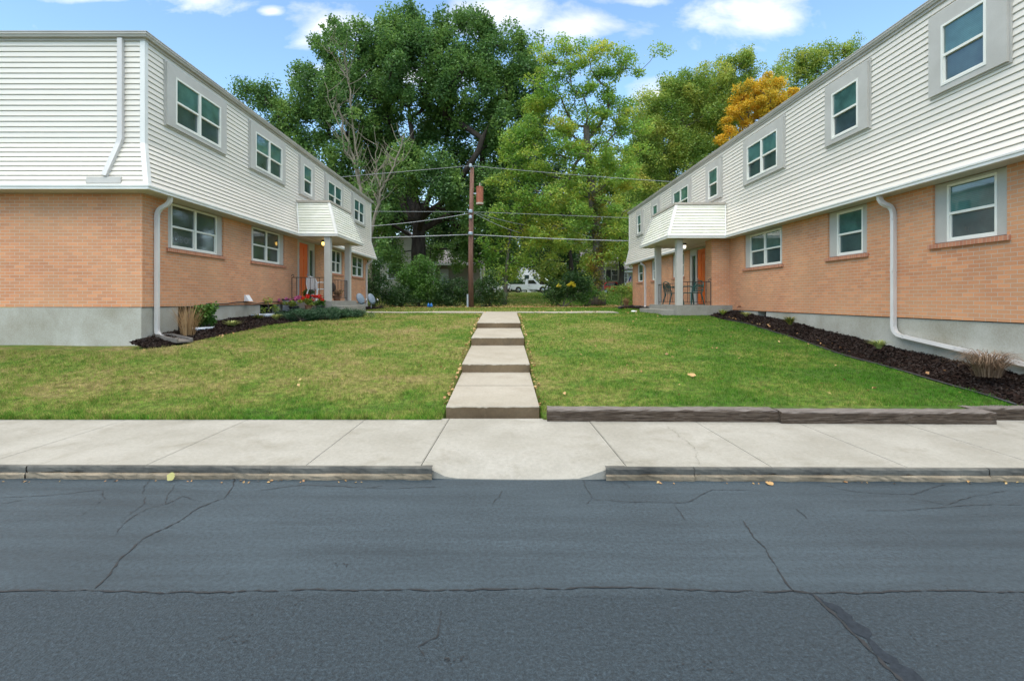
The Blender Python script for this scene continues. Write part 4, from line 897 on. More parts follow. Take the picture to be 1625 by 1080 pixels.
# shrubs
def shrub(name, label, cat, x, D, blobs, mat, per=120, sp=.5, cr=.5, leaf=(.11, .07), seed=1, group=None, stems=6, X_=None, Z_=None):
    b = G(x, D) if X_ is None else (X_, D, pz(X_, D) if Z_ is None else Z_); r = thing(name, label, cat, b, group); rng = np.random.default_rng(seed)
    C = blobs_to_centres(blobs, D, sp, rng, .3); C = C[C[:, 2] > b[2]+.05]
    m = MB()
    for i in rng.permutation(len(C))[:max(stems, len(C)//6)]:
        c = C[i]; mid = (np.array(b)+c)/2+np.array([(c[0]-b[0])*.15, 0, -.1]); m.tube([b, tuple(mid), tuple(c)], [.035, .022, .01], 4)
    m.build('stem', M['greybark'], r); foliage('foliage', C, cr, per, seed, leaf[0], leaf[1], M[mat], r, zmin=b[2]-.02); return r
shrub('shrub', 'tall vine draped shrub standing before the oak trunk', 'shrub', 665, 33.5, [(665, 430, 26), (645, 440, 20), (685, 450, 24), (662, 462, 26), (690, 470, 18), (640, 465, 18), (655, 448, 20)], 'shrubl', 150, .55, .5, seed=101, group='shrubs along the back of the lawn')
shrub('shrub', 'dark shrub against the far end of the left building', 'shrub', 605, 32., [(600, 440, 18), (612, 460, 20), (595, 470, 18), (625, 470, 16), (600, 415, 12), (590, 455, 14)], 'dgreen', 150, .55, .5, seed=102, group='shrubs along the back of the lawn')
shrub('shrub', 'low green shrub under the house window, left of the viny one', 'shrub', 638, 32.5, [(630, 475, 14), (645, 478, 12), (618, 478, 10), (655, 478, 10), (635, 462, 16)], 'dgreen', 120, .5, .42, seed=103, group='shrubs along the back of the lawn')
shrub('shrub', 'rounded green shrub immediately left of the utility pole', 'shrub', 718, 33., [(710, 460, 18), (730, 458, 17), (720, 472, 16), (700, 475, 14), (740, 473, 14), (690, 475, 12), (745, 460, 12), (700, 462, 16)], 'dgreen', 150, .5, .45, seed=104, group='shrubs along the back of the lawn')
shrub('shrub', 'grey green shrub immediately right of the utility pole', 'shrub', 775, 32.5, [(775, 455, 17), (765, 470, 15), (790, 472, 13), (778, 440, 12), (760, 478, 8), (790, 455, 13), (765, 455, 13)], 'dgreen', 150, .5, .45, seed=105, group='shrubs along the back of the lawn')
shrub('shrub', 'wide dark shrub hiding the front of the pickup truck', 'shrub', 893, 33., [(880, 462, 17), (900, 452, 18), (890, 474, 14), (915, 465, 18), (925, 445, 14), (905, 435, 12), (875, 478, 8)], 'dgreen', 150, .5, .45, seed=106, group='shrubs along the back of the lawn')
shrub('shrub', 'green shrub at the left foot of the ivy covered trunk', 'shrub', 930, 33.5, [(930, 470, 14), (938, 455, 14), (922, 478, 8), (945, 470, 10)], 'shrubl', 130, .5, .42, seed=107, group='shrubs along the back of the lawn')
shrub('shrub', 'green shrub between the ivy covered trunk and the right building', 'shrub', 985, 33., [(980, 465, 14), (998, 462, 14), (965, 470, 10), (990, 475, 10), (1005, 470, 14)], 'mgreen', 140, .5, .45, seed=108, group='shrubs along the back of the lawn')
yl = foliage('yellow_bush', [at(907, 449, 32.4), at(903, 452, 32.4), at(887, 453, 32.4), at(910, 453, 32.4)], .17, 45, 5, .12, .08, M['yelfl'], None); tag(yl, 'small bright yellow foliage tuft in front of the dark shrub', 'bush')
D = 62; b = G(1110, D)
tree('background_tree', 'pale yellow green tree filling the gap behind the right roof', 'tree', b, [b, at(1110, 400, D), at(1112, 300, D), at(1110, 220, D)], .35, [(1045, 190, 44), (1085, 150, 38), (1120, 175, 44), (1150, 140, 34), (1030, 250, 44), (1075, 230, 50), (1010, 290, 36), (1120, 240, 40), (1180, 170, 30)], D, 1.4, 260, 1.15, (.24, .15), 'ygreen', 'greybark', 97, 'trees closing the view', low=.4, flat=1.)
# lower storey of dark scrub seen through the trees
D = 52
for i, (x, y, r, mt) in enumerate(((570, 440, 22, 'dgreen'), (805, 425, 14, 'mgreen'), (900, 440, 24, 'dgreen'), (930, 425, 26, 'dgreen'), (875, 425, 18, 'mgreen'))):
    shrub('scrub_bush', ['dark bush behind the left building corner', 'green bush just left of the white pickup truck', 'dark bush in front of the pickup truck nose', 'dark bush left of the ivy trunk, farther back', 'mid green bush above the pickup truck'][i], 'shrub', x, D, [(x, y, r), (x-r*.6, y+r*.6, r*.7), (x+r*.6, y+r*.5, r*.7)], mt, 110, .8, .75, (.2, .13), seed=130+i)

for i, x in enumerate((800, 822, 844, 866, 888)):
    shrub('hedge_bush', ['far bush behind the white car, left of the truck', 'far bush behind the tailgate of the truck', 'far bush behind the truck bed', 'far bush behind the cab of the truck', 'far bush beyond the truck bonnet'][i], 'shrub', x, 84, [(x, 452, 12), (x+9, 455, 9)], 'dgreen', 130, 1.0, .9, (.26, .17), seed=150+i, group='far row of bushes behind the pickup truck')
# junipers and flowers by the left porch
JC = [(-5.98, 14.9), (-5.75, 15.5), (-5.5, 16.0), (-5.35, 16.5), (-6.1, 15.6), (-5.9, 16.3), (-5.0, 16.7), (-6.5, 15.9)]
JL = ['leftmost blue green juniper, beside the ragged green plant', 'second juniper from the left, at the front edge of the mulch', 'middle juniper of the front row before the left porch', 'juniper at the front edge, below the red flowers', 'juniper behind the two leftmost ones, near the wall', 'juniper below the pink flowers, behind the front row', 'rightmost juniper, before the left porch steps', 'small juniper closest to the left brick wall']
for i, (x, y) in enumerate(JC):
    z = pz(x, y); r = thing('juniper_shrub', JL[i], 'shrub', (x, y, z), 'junipers before the left porch'); rg = np.random.default_rng(200+i)
    C = np.stack([x+rg.normal(0, .26, 26), y+rg.normal(0, .2, 26), z+rg.uniform(.06, .27, 26)*(1 if i < 6 else .7)], -1); m = MB()
    for c in C[:8]: m.tube([(x, y, z), tuple(c)], [.015, .006], 4)
    m.build('stem', M['greybark'], r); foliage('foliage', C, .15, 150, 210+i, .065, .014, M['juniper'], r, up=1.2)
def straps(name, label, cat, x, y, z, h, w, n, mat, seed, wd=.02, arch=.8):
    r = random.Random(seed); m = MB(); col = []
    for i in range(n):
        a = r.uniform(0, 6.283); l = h*r.uniform(.6, 1.15); sp_ = w*r.uniform(.3, 1.); bs_ = .14 if h < .5 else .34; x0 = x+bs_*w*math.cos(a)*r.random(); y0 = y+bs_*w*math.sin(a)*r.random(); prev = None; q = r.random(); tx, ty = -math.sin(a), math.cos(a)
        for j in range(5):
            t_ = j/4; px = x0+math.cos(a)*sp_*t_**1.4; py = y0+math.sin(a)*sp_*t_**1.4; pz_ = z+l*(t_-arch*.55*t_**3); ww = wd*(1-t_**2*.95)*.5; cur = ((px-tx*ww, py-ty*ww, pz_), (px+tx*ww, py+ty*ww, pz_))
            if prev: m.quad(prev[0], prev[1], cur[1], cur[0]); col.append(q)
            prev = cur
    return tag(npmesh(name, m.v, m.f, M[mat], None, {'rnd': col}, uv=False), label, cat)
straps('ornamental_grass', 'tall straw coloured ornamental grass beside the left splash block', 'grass clump', -7.12, 11.35, .76, .98, .40, 190, 'straw', 1, .010, .35)
straps('ornamental_grass', 'drooping grey brown grass clump in the right mulch bed', 'grass clump', 7.12, 7.42, .52, .70, .52, 420, 'brownstraw', 2, .009, 1.15)
straps('ornamental_grass', 'small straw tuft at the far corner of the right building', 'grass clump', 7.3, 30.2, 1.15, .75, .3, 120, 'straw', 3, .03, .4)
straps('hosta', 'pale variegated hosta alone in the middle of the left bed', 'plant', -6.88, 12.75, .93, .30, .30, 110, 'strap', 4, .035, .8)
straps('hosta', 'pale variegated hosta at the edge of the junipers', 'plant', -6.5, 14.35, 1.06, .28, .28, 80, 'strap', 5, .035, .8)
straps('lily_plant', 'fading orange and green leaves in front of the second window well', 'plant', -6.95, 14.3, 1.06, .30, .3, 80, 'ivy', 6, .03, .8)
straps('lily_plant', 'yellow and red leaved plant in the right mulch bed', 'plant', 7.15, 12.6, 1.02, .3, .26, 80, 'ivy', 7, .03, .7)
straps('hosta', 'pale green grassy plant between the right downspout and timber', 'plant', 7.1, 9.55, .72, .26, .26, 110, 'strap', 8, .018, .8)
straps('lily_plant', 'dark green leaves at the foot of the right brick pier', 'plant', 7.2, 16.6, 1.15, .26, .3, 60, 'mgreen', 9, .03, .7)
straps('hosta', 'pale tuft below the foundation vent of the right building', 'plant', 7.2, 15.0, 1.15, .2, .25, 60, 'strap', 10, .03, .8)
straps('lily_plant', 'small dark plant between the two satellite dishes', 'plant', -6.9, 23.6, 1.17, .25, .3, 60, 'mgreen', 11, .035, .9)
shrub('leafy_shrub', 'bright green leafy shrub growing out of the window well', 'shrub', 0, 12.35, [(322, 498, 14), (335, 492, 8), (316, 508, 9), (328, 508, 8)], 'shrubl', 110, .15, .17, (.085, .065), 301, X_=-7.33, Z_=.82)
shrub('leafy_shrub', 'ragged green plant at the left end of the junipers', 'shrub', 0, 15.9, [(418, 487, 7), (424, 480, 6), (430, 490, 7)], 'mgreen', 50, .2, .16, (.08, .05), 302, X_=-7.3, Z_=1.1)

# ------------------------------------------------------------------ mulch beds
def bed(label, n, wx, knots, yy, seed, rise):
    Yk_ = [k_[0] for k_ in knots]; Xk = [k_[1] for k_ in knots]; V = []; nu = 14; r = np.random.default_rng(seed)
    for y in yy:
        xo = float(np.interp(y, Yk_, Xk)); zo = pz(xo, y)
        for i in range(nu+1):
            u = i/nu; x = wx+(xo-wx)*u+(.05*math.sin(y*5)+.03*math.sin(y*13) if i == nu else 0); e = min(1, (1-u)*5)
            V.append((x, y, max(zo, pz(x, y))*e+zo*(1-e)+rise*(1-u)**1.2+.03*e+r.normal(0, .012)*e+(.006 if e else -.03)))
    k_ = nu+1; F = [(j*k_+i, j*k_+i+1, (j+1)*k_+i+1, (j+1)*k_+i) for j in range(len(yy)-1) for i in range(nu)]
    o = tag(npmesh('mulch_bed', V, F, M['mulch'], None, smooth=False, uv=False), kind='structure'); V = np.array(V).reshape(len(yy), k_, 3)
    N_ = int(1500*(yy[-1]-yy[0])); a = r.integers(0, len(yy)-1, N_); b_ = r.integers(0, nu, N_); s, t_ = r.random((N_, 1)), r.random((N_, 1))
    P = (V[a, b_]*(1-s)+V[a, b_+1]*s)*(1-t_)+(V[a+1, b_]*(1-s)+V[a+1, b_+1]*s)*t_; P[:, 2] += r.uniform(.0, .025, N_)
    C_, F_ = leafquads(P, r, .055, .02, .8)
    return C_, F_
c1 = bed('', 1, -7.56, [(10.0, -7.5), (10.2, -7.15), (10.56, -6.82), (11.5, -6.6), (13.4, -6.2), (14.75, -5.9), (15.7, -5.45), (16.6, -4.95), (17.4, -4.95), (17.5, -5.6)], np.arange(10.15, 17.55, .1), 1, .10)
c2 = bed('', -1, 7.77, [(6.2, 6.62), (7, 6.75), (8.5, 6.82), (10, 6.86), (12.6, 7.0), (14.5, 7.0), (16, 6.9), (17.1, 6.9)], np.arange(6.55, 17.15, .1), 2, .14)
c3 = bed('', 1, -7.56, [(20.5, -7.0), (21.5, -6.6), (24, -6.3), (27, -6.4), (28, -6.6)], np.arange(20.5, 28.2, .2), 3, .03)
c4_ = bed('', -1, 7.77, [(20.5, 7.2), (22, 6.8), (26, 6.6), (30, 6.6)], np.arange(20.5, 30.3, .2), 4, .03)
VV = []; FF = []; o_ = 0
for (a, b_) in (c1, c2, c3, c4_): VV.append(a); FF.append(b_+o_); o_ += len(a)
VV = np.concatenate(VV); FF = np.concatenate(FF)
tag(npmesh('mulch_chips', VV, FF, M['chips'], None, {'rnd': np.repeat(np.random.default_rng(3).random(len(FF)//2), 2)}, uv=False), 'dark shredded bark covering the beds along both buildings', 'mulch', kind='stuff')
eg = MB(); eg.tube([(float(np.interp(y, [6.2, 7, 8.5, 10, 12.6, 14.5, 16, 17.1], [6.62, 6.75, 6.82, 6.86, 7.0, 7.0, 6.9, 6.9]))-.03, y, pz(6.7, y)+.02) for y in np.arange(6.55, 16, .4)], .016, 6)
tag(eg.build('bed_edging', M['black'], smooth=True), 'thin black plastic edging between right lawn and mulch', 'edging')

# ------------------------------------------------------------------ grass blades and leaf litter
def inbed(x, y):
    l = np.interp(y, [10.0, 10.2, 10.56, 11.5, 13.4, 14.75, 15.7, 16.6, 17.4, 20.5, 22, 28, 28.1], [-99, -7.15, -6.82, -6.6, -6.2, -5.9, -5.45, -4.95, -5.0, -5.55, -6.5, -6.5, -99])
    r_ = np.interp(y, [6.2, 7, 8.5, 10, 12.6, 14.5, 16, 17.1, 17.11, 20.3, 20.4, 30.4, 30.5], [6.62, 6.75, 6.82, 6.86, 7.0, 7.0, 6.9, 6.9, 5.42, 5.42, 6.8, 6.6, 99])
    return (x < l) & (y > 10.0) | (x > r_) | ((x < -7.55) & (y > 10.5) & (y < 28))
rg = np.random.default_rng(8); Pl = []; Hs = []; Ws = []
for (ya, yb, dn, h, w) in ((6.36, 8, 3900, .045, .0065), (8, 10, 2600, .046, .0085), (10, 13, 1500, .048, .011), (13, 18, 800, .05, .016), (18, 31, 240, .055, .03), (31, 34, 60, .055, .03), (34, 60, 40, .09, .07), (6.365, 6.43, 9000, .06, .007)):
    xm = min(1.06*yb, 13 if yb < 12 else (8.2 if yb < 31 else 24)); n = int(dn*(yb-ya)*2*xm); x = rg.uniform(-xm, xm, n); y = rg.uniform(ya, yb, n)
    k_ = (np.abs(x) < 1.06*y+.3) & ~((np.abs(x+.15) < .635) & (y < 18.5)) & ~inbed(x, y) & ~((y > 18.44) & (y < 19.52) & (x > -6.2) & (x < 4.2)) & ~((x > .5) & (y < 6.60-.015*(x-.5)))
    x, y = x[k_], y[k_]; Pl.append(np.stack([x, y, PZ(x, y)-.004], -1)); Hs.append(np.full(len(x), h)); Ws.append(np.full(len(x), w))
Pl = np.concatenate(Pl); Hs = np.concatenate(Hs); Ws = np.concatenate(Ws); n = len(Pl)
tuft = .75+.5*np.sin(Pl[:, 0]*3.1+1.7*np.sin(Pl[:, 1]*1.3))*np.sin(Pl[:, 1]*3.7+Pl[:, 0])*.5
Hs = Hs*rg.uniform(.4, 1.3, n)*tuft*np.where(Pl[:, 1] < 6.6, 1.35, 1.); cl = (np.sin(Pl[:, 0]*11+3*np.sin(Pl[:, 1]*5))*np.sin(Pl[:, 1]*13+2*np.sin(Pl[:, 0]*4)) > .55); Hs = np.where(cl, Hs*1.55, Hs); a = rg.uniform(0, 6.283, n); ln = rg.uniform(.1, .9, n)*Hs; b_ = rg.uniform(0, 6.283, n)
wv = np.stack([np.cos(a), np.sin(a), a*0], -1)*Ws[:, None]*.5; tip = Pl+np.stack([np.cos(b_)*ln, np.sin(b_)*ln, Hs], -1)
V = np.stack([Pl-wv, Pl+wv, tip], 1).reshape(-1, 3); F = np.arange(3*n).reshape(-1, 3)
tag(npmesh('grass', V, F, M['blade'], None, {'rnd': rg.random(n)}, uv=False), 'short mown grass, patchy green and straw, on both lawns', 'grass', kind='stuff')
P = []
for (n, xa, xb, ya, yb) in ((70, -8, -1, 7, 17), (90, .8, 7, 7, 17), (120, -6, 6.6, 17, 30), (110, -.86, -.77, 6.7, 17.5), (110, .47, .56, 6.7, 17.5), (1500, -7, 8, 30.4, 33.6), (1200, -1, 7.6, 30.0, 34.5), (500, 0, 5, 33, 42), (34, -5, -.8, 4.53, 4.59), (30, 1.2, 6, 4.50, 4.56), (60, 6.9, 7.7, 7, 16), (40, -7.3, -6.3, 11, 15)):
    x = rg.uniform(xa, xb, n); y = rg.uniform(ya, yb, n); z = np.where(y < 6, .006, PZ(x, y)+.03+(np.abs(x) > 6.8)*.06); P.append(np.stack([x, y, z], -1))
P = np.concatenate(P); P = P[~((np.abs(P[:, 0]+.15) < .62) & (P[:, 1] < 18.4) & (P[:, 1] > 6))]
C_, F_ = leafquads(P, rg, .062, .045, 1.6); far = np.repeat(P[:, 1] > 18, 4)
C_[far] = (C_.reshape(-1, 4, 3).mean(1).repeat(4, 0)+(C_-C_.reshape(-1, 4, 3).mean(1).repeat(4, 0))*1.6)[far]
nearr = np.repeat(P[:, 1] < 6, 4); cc = C_.reshape(-1, 4, 3).mean(1).repeat(4, 0); C_[nearr] = (cc+(C_-cc)*.45)[nearr]
tag(npmesh('fallen_leaves', C_, F_, M['litter'], None, {'rnd': np.repeat(rg.random(len(P)), 2)}, uv=False), 'small brown and tan leaves scattered over lawns, path edges and gutter', 'fallen leaves', kind='stuff')
def bigleaf(label, x, y, z, s, mat, rz, tilt):
    m = MB(); n = 22; pts = []
    for i in range(n):
        a = 2*math.pi*i/n; r = s*(.8+.2*abs(math.cos(2.5*a)))*(1 if i else .6); pts.append((r*math.cos(a+rz), r*math.sin(a+rz)))
    c = Vector((x, y, z)); V = [c]+[c+Vector((px, py*math.cos(tilt), py*math.sin(tilt)+.12*abs(px))) for px, py in pts]
    return tag(npmesh('fallen_leaf', V, [(0, 1+i, 1+(i+1) % n) for i in range(n)], M[mat], None, {'rnd': [.6]*n}), label, 'leaf')
bigleaf('large pale yellow leaf leaning on the left kerb', -3.02, 4.57, .045, .04, 'paleleaf', .4, 1.0)
bigleaf('single brown leaf lying at the foot of the right kerb', 2.37, 4.50, .012, .035, 'litter', 1.4, .2)
bigleaf('pale tan leaf lying in the middle of the right lawn', 3.05, 8.2, pz(3.05, 8.2)+.04, .07, 'litter', 2., .3)

# ------------------------------------------------------------------ small things by the walls
def tray(x0, y0, x1, y1, z0, z1, w):
    a = Vector((x0, y0, 0)); b = Vector((x1, y1, 0)); d = (b-a).normalized(); s = Vector((-d.y, d.x, 0)); r = thing('splash_block', 'wet grey splash block under the left corner downspout', 'splash block', (x0, y0, z0))
    def slab(lo, hi, t0, t1, h0, h1):
        p = [a+d*t0+s*lo, a+d*t1+s*lo, a+d*t1+s*hi, a+d*t0+s*hi]; L_ = (b-a).length; zz = [z0+(z1-z0)*t/L_ for t in (t0, t1, t1, t0)]
        return [Vector((q.x, q.y, z+h0)) for q, z in zip(p, zz)]+[Vector((q.x, q.y, z+h1)) for q, z in zip(p, zz)]
    L_ = (b-a).length
    MB().hexa(slab(-w, w, 0, L_, 0, .03)).build('base', M['splash'], r); MB().hexa(slab(-w, -w+.035, 0, L_, .031, .085)).build('side', M['splash'], r, bevel=.004); MB().hexa(slab(w-.035, w, 0, L_, .031, .085)).build('side', M['splash'], r, bevel=.004); MB().hexa(slab(-w+.036, w-.036, 0, .04, .031, .085)).build('back', M['splash'], r)
tray(-7.42, 10.98, -6.72, 10.62, .82, .745, .17)
for (y, z, lb) in ((12.25, .80, 'galvanised window well holding the leafy shrub'), (15.5, 1.03, 'galvanised window well at the end of the junipers')):
    m = MB(); m.lathe([(.44, 0), (.45, 0), (.455, .07), (.445, .09), (.455, .11), (.45, .19), (.44, .19), (.435, .0)], (-7.55, y, z), 20, arc=(-.25, .25)); tag(m.build('window_well', M['galv'], smooth=True), lb, 'window well')
def pot(name, label, x, y, z, r, h, mat, fol, fl, seed):
    t_ = thing(name, label, 'flower pot', (x, y, z)); MB().lathe([(0, 0), (r*.72, 0), (r*.95, h*.85), (r*1.08, h*.86), (r*1.08, h), (r*.9, h), (r*.85, h*.8), (0, h*.8)], (x, y, z), 16).build('pot', M[mat], t_, smooth=False)
    rg = np.random.default_rng(seed); C = np.stack([x+rg.normal(0, r*.7, 12), y+rg.normal(0, r*.7, 12), z+h+rg.uniform(.02, .18, 12)], -1); foliage('foliage', C, .09, 60, seed, .05, .04, M[fol], t_)
    if fl:
        C2 = np.stack([x+rg.normal(0, r*1.1, 8), y+rg.normal(0, r*.7, 8), z+h+rg.uniform(.16, .34, 8)], -1); foliage('flowers', C2, .065, 45, seed+5, .045, .04, M[fl], t_)
pot('flower_pot', 'black pot of bright red flowers in front of the left porch', -6.27, 17.2, 1.28, .15, .16, 'black', 'shrubl', 'redfl', 1)
pot('flower_pot', 'pot of red flowers standing left of the black one', -6.65, 17.15, 1.28, .13, .18, 'terra', 'mgreen', 'redfl', 2)
pot('flower_pot', 'pot of pink flowers left of the porch slab', -7.05, 16.9, 1.24, .16, .18, 'black', 'mgreen', 'pinkfl', 3)
pot('flower_pot', 'terracotta pot of dry foliage on the left porch between the posts', -6.4, 19.3, 1.6, .16, .2, 'terra', 'straw', None, 4)
pot('flower_pot', 'leafy green pot plant by the orange door of the left building', -7.1, 18.3, 1.6, .12, .2, 'black', 'shrubl', None, 5)
pl_ = thing('storage_bin', 'dark blue grey lidded bin behind the pink flowers', 'bin', (-7.3, 17.2, 1.25)); MB().box(-7.5, -7.12, 17.05, 17.35, 1.25, 1.62).build('body', M['galv'], pl_, bevel=.02); MB().box(-7.52, -7.10, 17.03, 17.37, 1.622, 1.67).build('lid', M['black'], pl_, bevel=.012)
# lantern stand
ls = thing('hanging_lantern', 'dark wire lantern hanging in the left porch between its posts', 'lantern', (-6.35, 18.7, 1.9)); MB().tube([(-6.35, 18.7, 2.52), (-6.35, 18.7, 2.28)], .012, 5).build('hook', M['iron'], ls); MB().lathe([(.0, .36), (.05, .34), (.09, .24), (.1, .1), (.06, .02), (0, 0)], (-6.35, 18.7, 1.92), 10).build('lantern_body', M['iron'], ls, smooth=True)

def chair(label, loc, rz, mat, lattice, group=None):
    r = thing('patio_chair', label, 'chair', (0, 0, 0), group); m = M[mat]
    MB().box(-.24, .24, -.23, .22, .405, .435).build('seat', m, r, bevel=.012)
    b_ = MB(); b_.tube([(-.23, .22, .42), (-.25, .27, .66), (-.20, .31, .80), (0, .33, .86), (.20, .31, .80), (.25, .27, .66), (.23, .22, .42)], .02, 6)
    if lattice:
        for i in range(-3, 4):
            b_.tube([(i*.07-.10, .235, .48), (i*.07+.10 if abs(i*.07+.1) < .22 else math.copysign(.21, i), .305, .80-.02*abs(i))], .009, 4); b_.tube([(i*.07+.10, .235, .48), (i*.07-.10 if abs(i*.07-.1) < .22 else math.copysign(.21, i), .305, .80-.02*abs(i))], .009, 4)
        b_.tube([(-.23, .235, .48), (.23, .235, .48)], .014, 5)
    else:
        for i in range(-2, 3): b_.hexa([(i*.085-.032, .215, .43), (i*.085+.032, .215, .43), (i*.085+.032, .235, .43), (i*.085-.032, .235, .43), (i*.085-.032, .31, .83), (i*.085+.032, .31, .83), (i*.085+.032, .33, .83), (i*.085-.032, .33, .83)])
    b_.build('backrest', m, r)
    for sx in (-1, 1):
        MB().tube([(sx*.25, .26, .64), (sx*.28, .1, .66), (sx*.285, -.15, .645), (sx*.27, -.22, .60), (sx*.25, -.22, .43)], .02, 6).build('armrest', m, r)
        MB().tube([(sx*.22, -.21, .42), (sx*.27, -.27, 0)], [.028, .02], 6).build('leg', m, r); MB().tube([(sx*.22, .2, .42), (sx*.26, .30, 0)], [.028, .02], 6).build('leg', m, r)
    r.location = loc; r.rotation_euler = (0, 0, R(rz)); return r
chair('white plastic chair on the left porch', (-6.75, 18.2, 1.605), 155, 'white', False)
chair('dark green lattice chair on the right porch, between its two grey posts', (6.35, 18.9, 1.46), 100, 'greenplas', True)
chair('dark green lattice chair turned sideways by the orange door of the right building', (6.62, 17.75, 1.46), -70, 'greenplas', True)
def dish(label, x, y, z, rz):
    t_ = thing('satellite_dish', label, 'satellite dish', (0, 0, 0), 'satellite dishes by the left building')
    m = MB(); k_ = 20; V = []; prof = [(0, .0), (.12, .008), (.22, .03), (.30, .06)]
    m.lathe([(r_, -.02-h_*0+h_) for r_, h_ in prof]+[(.305, .055), (.22, .01), (0, -.03)], (0, 0, 0), k_, 'y'); d_ = m.build('reflector', M['dish'], t_, smooth=True)
    d_.scale = (.8, 1, .95); d_.rotation_euler = (R(-22), 0, 0); d_.location = (0, -.05, .5)
    MB().tube([(0, .02, 0), (0, .02, .5)], .02, 6).build('mast', M['galv'], t_); MB().tube([(0, 0, .28), (0, -.35, .30), (0, -.42, .42)], .012, 5).build('feed_arm', M['black'], t_)
    MB().tube([(0, -.42, .42), (0, -.36, .46)], .03, 8).build('receiver', M['white'], t_)
    t_.location = (x, y, z); t_.rotation_euler = (0, 0, R(rz))
dish('nearer grey satellite dish by the left building', -6.75, 23.7, 1.2, 58); dish('farther grey satellite dish, beside the far left downspout', -6.55, 24.9, 1.2, 62)
pp_ = MB(); pts = [Vector(gp(x, y, 1.2)+(1.25,)) for x, y in ((983, 490), (990, 488.2), (1000, 487), (1012, 486.6), (1024, 487))]; pp_.tube(pts, .07, 8); tag(pp_.build('drain_pipe', M['black'], smooth=True), 'black corrugated drain pipe lying at the far right building corner', 'drain pipe')
m = MB(); m.lathe([(0, .06), (.09, .05), (.13, .01), (.13, 0)], (5.2, 20.2, pz(5.2, 20.2)), 12); tag(m.build('white_dome', M['white'], smooth=True), 'small white dome lying in the grass by the right porch steps', 'dome')
for x, lb in ((680, 'blue jug on the litter under the shrubs, left of its twin'), (684.5, 'blue jug on the litter under the shrubs, right of its twin')):
    c = at(x, 486, 31.2); m = MB(); m.lathe([(0, 0), (.08, 0), (.085, .17), (.05, .23), (.03, .25), (.03, .29), (0, .29)], (c.x, c.y, pz(c.x, c.y)), 10); tag(m.build('blue_jug', M['blue'], smooth=True), lb, 'jug')

# ------------------------------------------------------------------ utility pole and wires
D = 31; px_ = (747.5-800)/800*D; zb_ = pz(px_, D)
up_ = thing('utility_pole', 'brown wooden utility pole with a rusty transformer at the back of the lawn', 'utility pole', (px_, D, zb_))
MB().tube([(px_, D, zb_-.2), (px_-.02, D, 4.5), (px_+.06, D, 9.75)], [.17, .155, .12], 14).build('shaft', M['pole'], up_, smooth=True)
MB().tube([(px_-.2, D-.14, zb_-.05), (px_-.2, D-.14, zb_+.82)], .06, 8).build('conduit', M['galv'], up_)
tx = at(761, 311, D); tr_ = MB().lathe([(0, -.54), (.20, -.54), (.215, -.5), (.215, .46), (.23, .48), (.23, .53), (.12, .57), (0, .58)], (tx.x+.02, D-.1, tx.z), 18).build('transformer', M['rust'], up_, smooth=False)
MB().lathe([(.218, -.542), (.222, -.45), (.218, -.44)], (tx.x+.02, D-.1, tx.z), 18).build('base_band', M['palerust'], tr_)
MB().tube([(tx.x+.02, D-.1, tx.z+.58), (tx.x+.02, D-.1, tx.z+.78)], [.04, .03], 8).build('bushing', M['palerust'], tr_); MB().box(tx.x-.35, tx.x-.15, D-.14, D-.06, tx.z+.1, tx.z+.16).build('bracket', M['galv'], tr_)
for (y, r_) in ((264, .07), (336, .10), (345, .08), (371, .11)):
    c = at(747.5, y, D); MB().lathe([(0, -.12), (r_, -.1), (r_*1.5, -.05), (r_, 0), (r_*1.5, .05), (r_, .1), (0, .12)], (c.x-.02+(9.5-c.z)*-.0, D-.18, c.z), 10).build('insulator', M['galv'], up_, smooth=True)
def wire(label, pts, r, mat='wire', sag=0.):
    m = MB(); P = [Vector(at(x, y, d_)) for x, y, d_ in pts]; Q = []
    for a, b_ in zip(P, P[1:]):
        for j in range(10): t_ = j/10; q = a+(b_-a)*t_; q.z -= sag*4*t_*(1-t_); Q.append(q)
    Q.append(P[-1]); m.tube(Q, r, 6); return tag(m.build('overhead_wire', M[mat], smooth=True), label, 'wire', 'wires on the utility pole')
wire('topmost wire, running from the pole top leftwards over the left building', [(-150, 345, 31), (540, 281, 31), (748, 263, 31)], .016)
wire('topmost wire, running from the pole top rightwards to the right roof', [(748, 263, 31), (1060, 288, 31), (1500, 315, 31)], .016, sag=.05)
wire('second wire down, level, from the pole to the left building', [(100, 334, 31), (748, 336, 31)], .013)
wire('second wire down, from the pole to the right building', [(748, 336, 31), (1003, 346, 31), (1400, 352, 31)], .013)
wire('sagging wire from the pole down to the left building end', [(300, 372, 30.5), (585, 359, 31), (748, 338, 31)], .017, 'wirepale', .1)
wire('thick pale cable from the pole to the left building', [(200, 385, 31), (748, 372, 31)], .024, 'wirepale', .08)
wire('thick pale cable from the pole to the right building', [(748, 372, 31), (992, 382, 31), (1400, 396, 31)], .024, 'wirepale', .05)
wire('thin service wire falling from the pole behind the yellow green tree, upper of two', [(750, 336, 31), (900, 362, 42), (990, 384, 52)], .018, 'wire', .3)
wire('thin service wire falling from the pole behind the yellow green tree, lower of two', [(750, 337, 31), (862, 376, 40), (930, 384, 52)], .022, 'wirepale', .3)

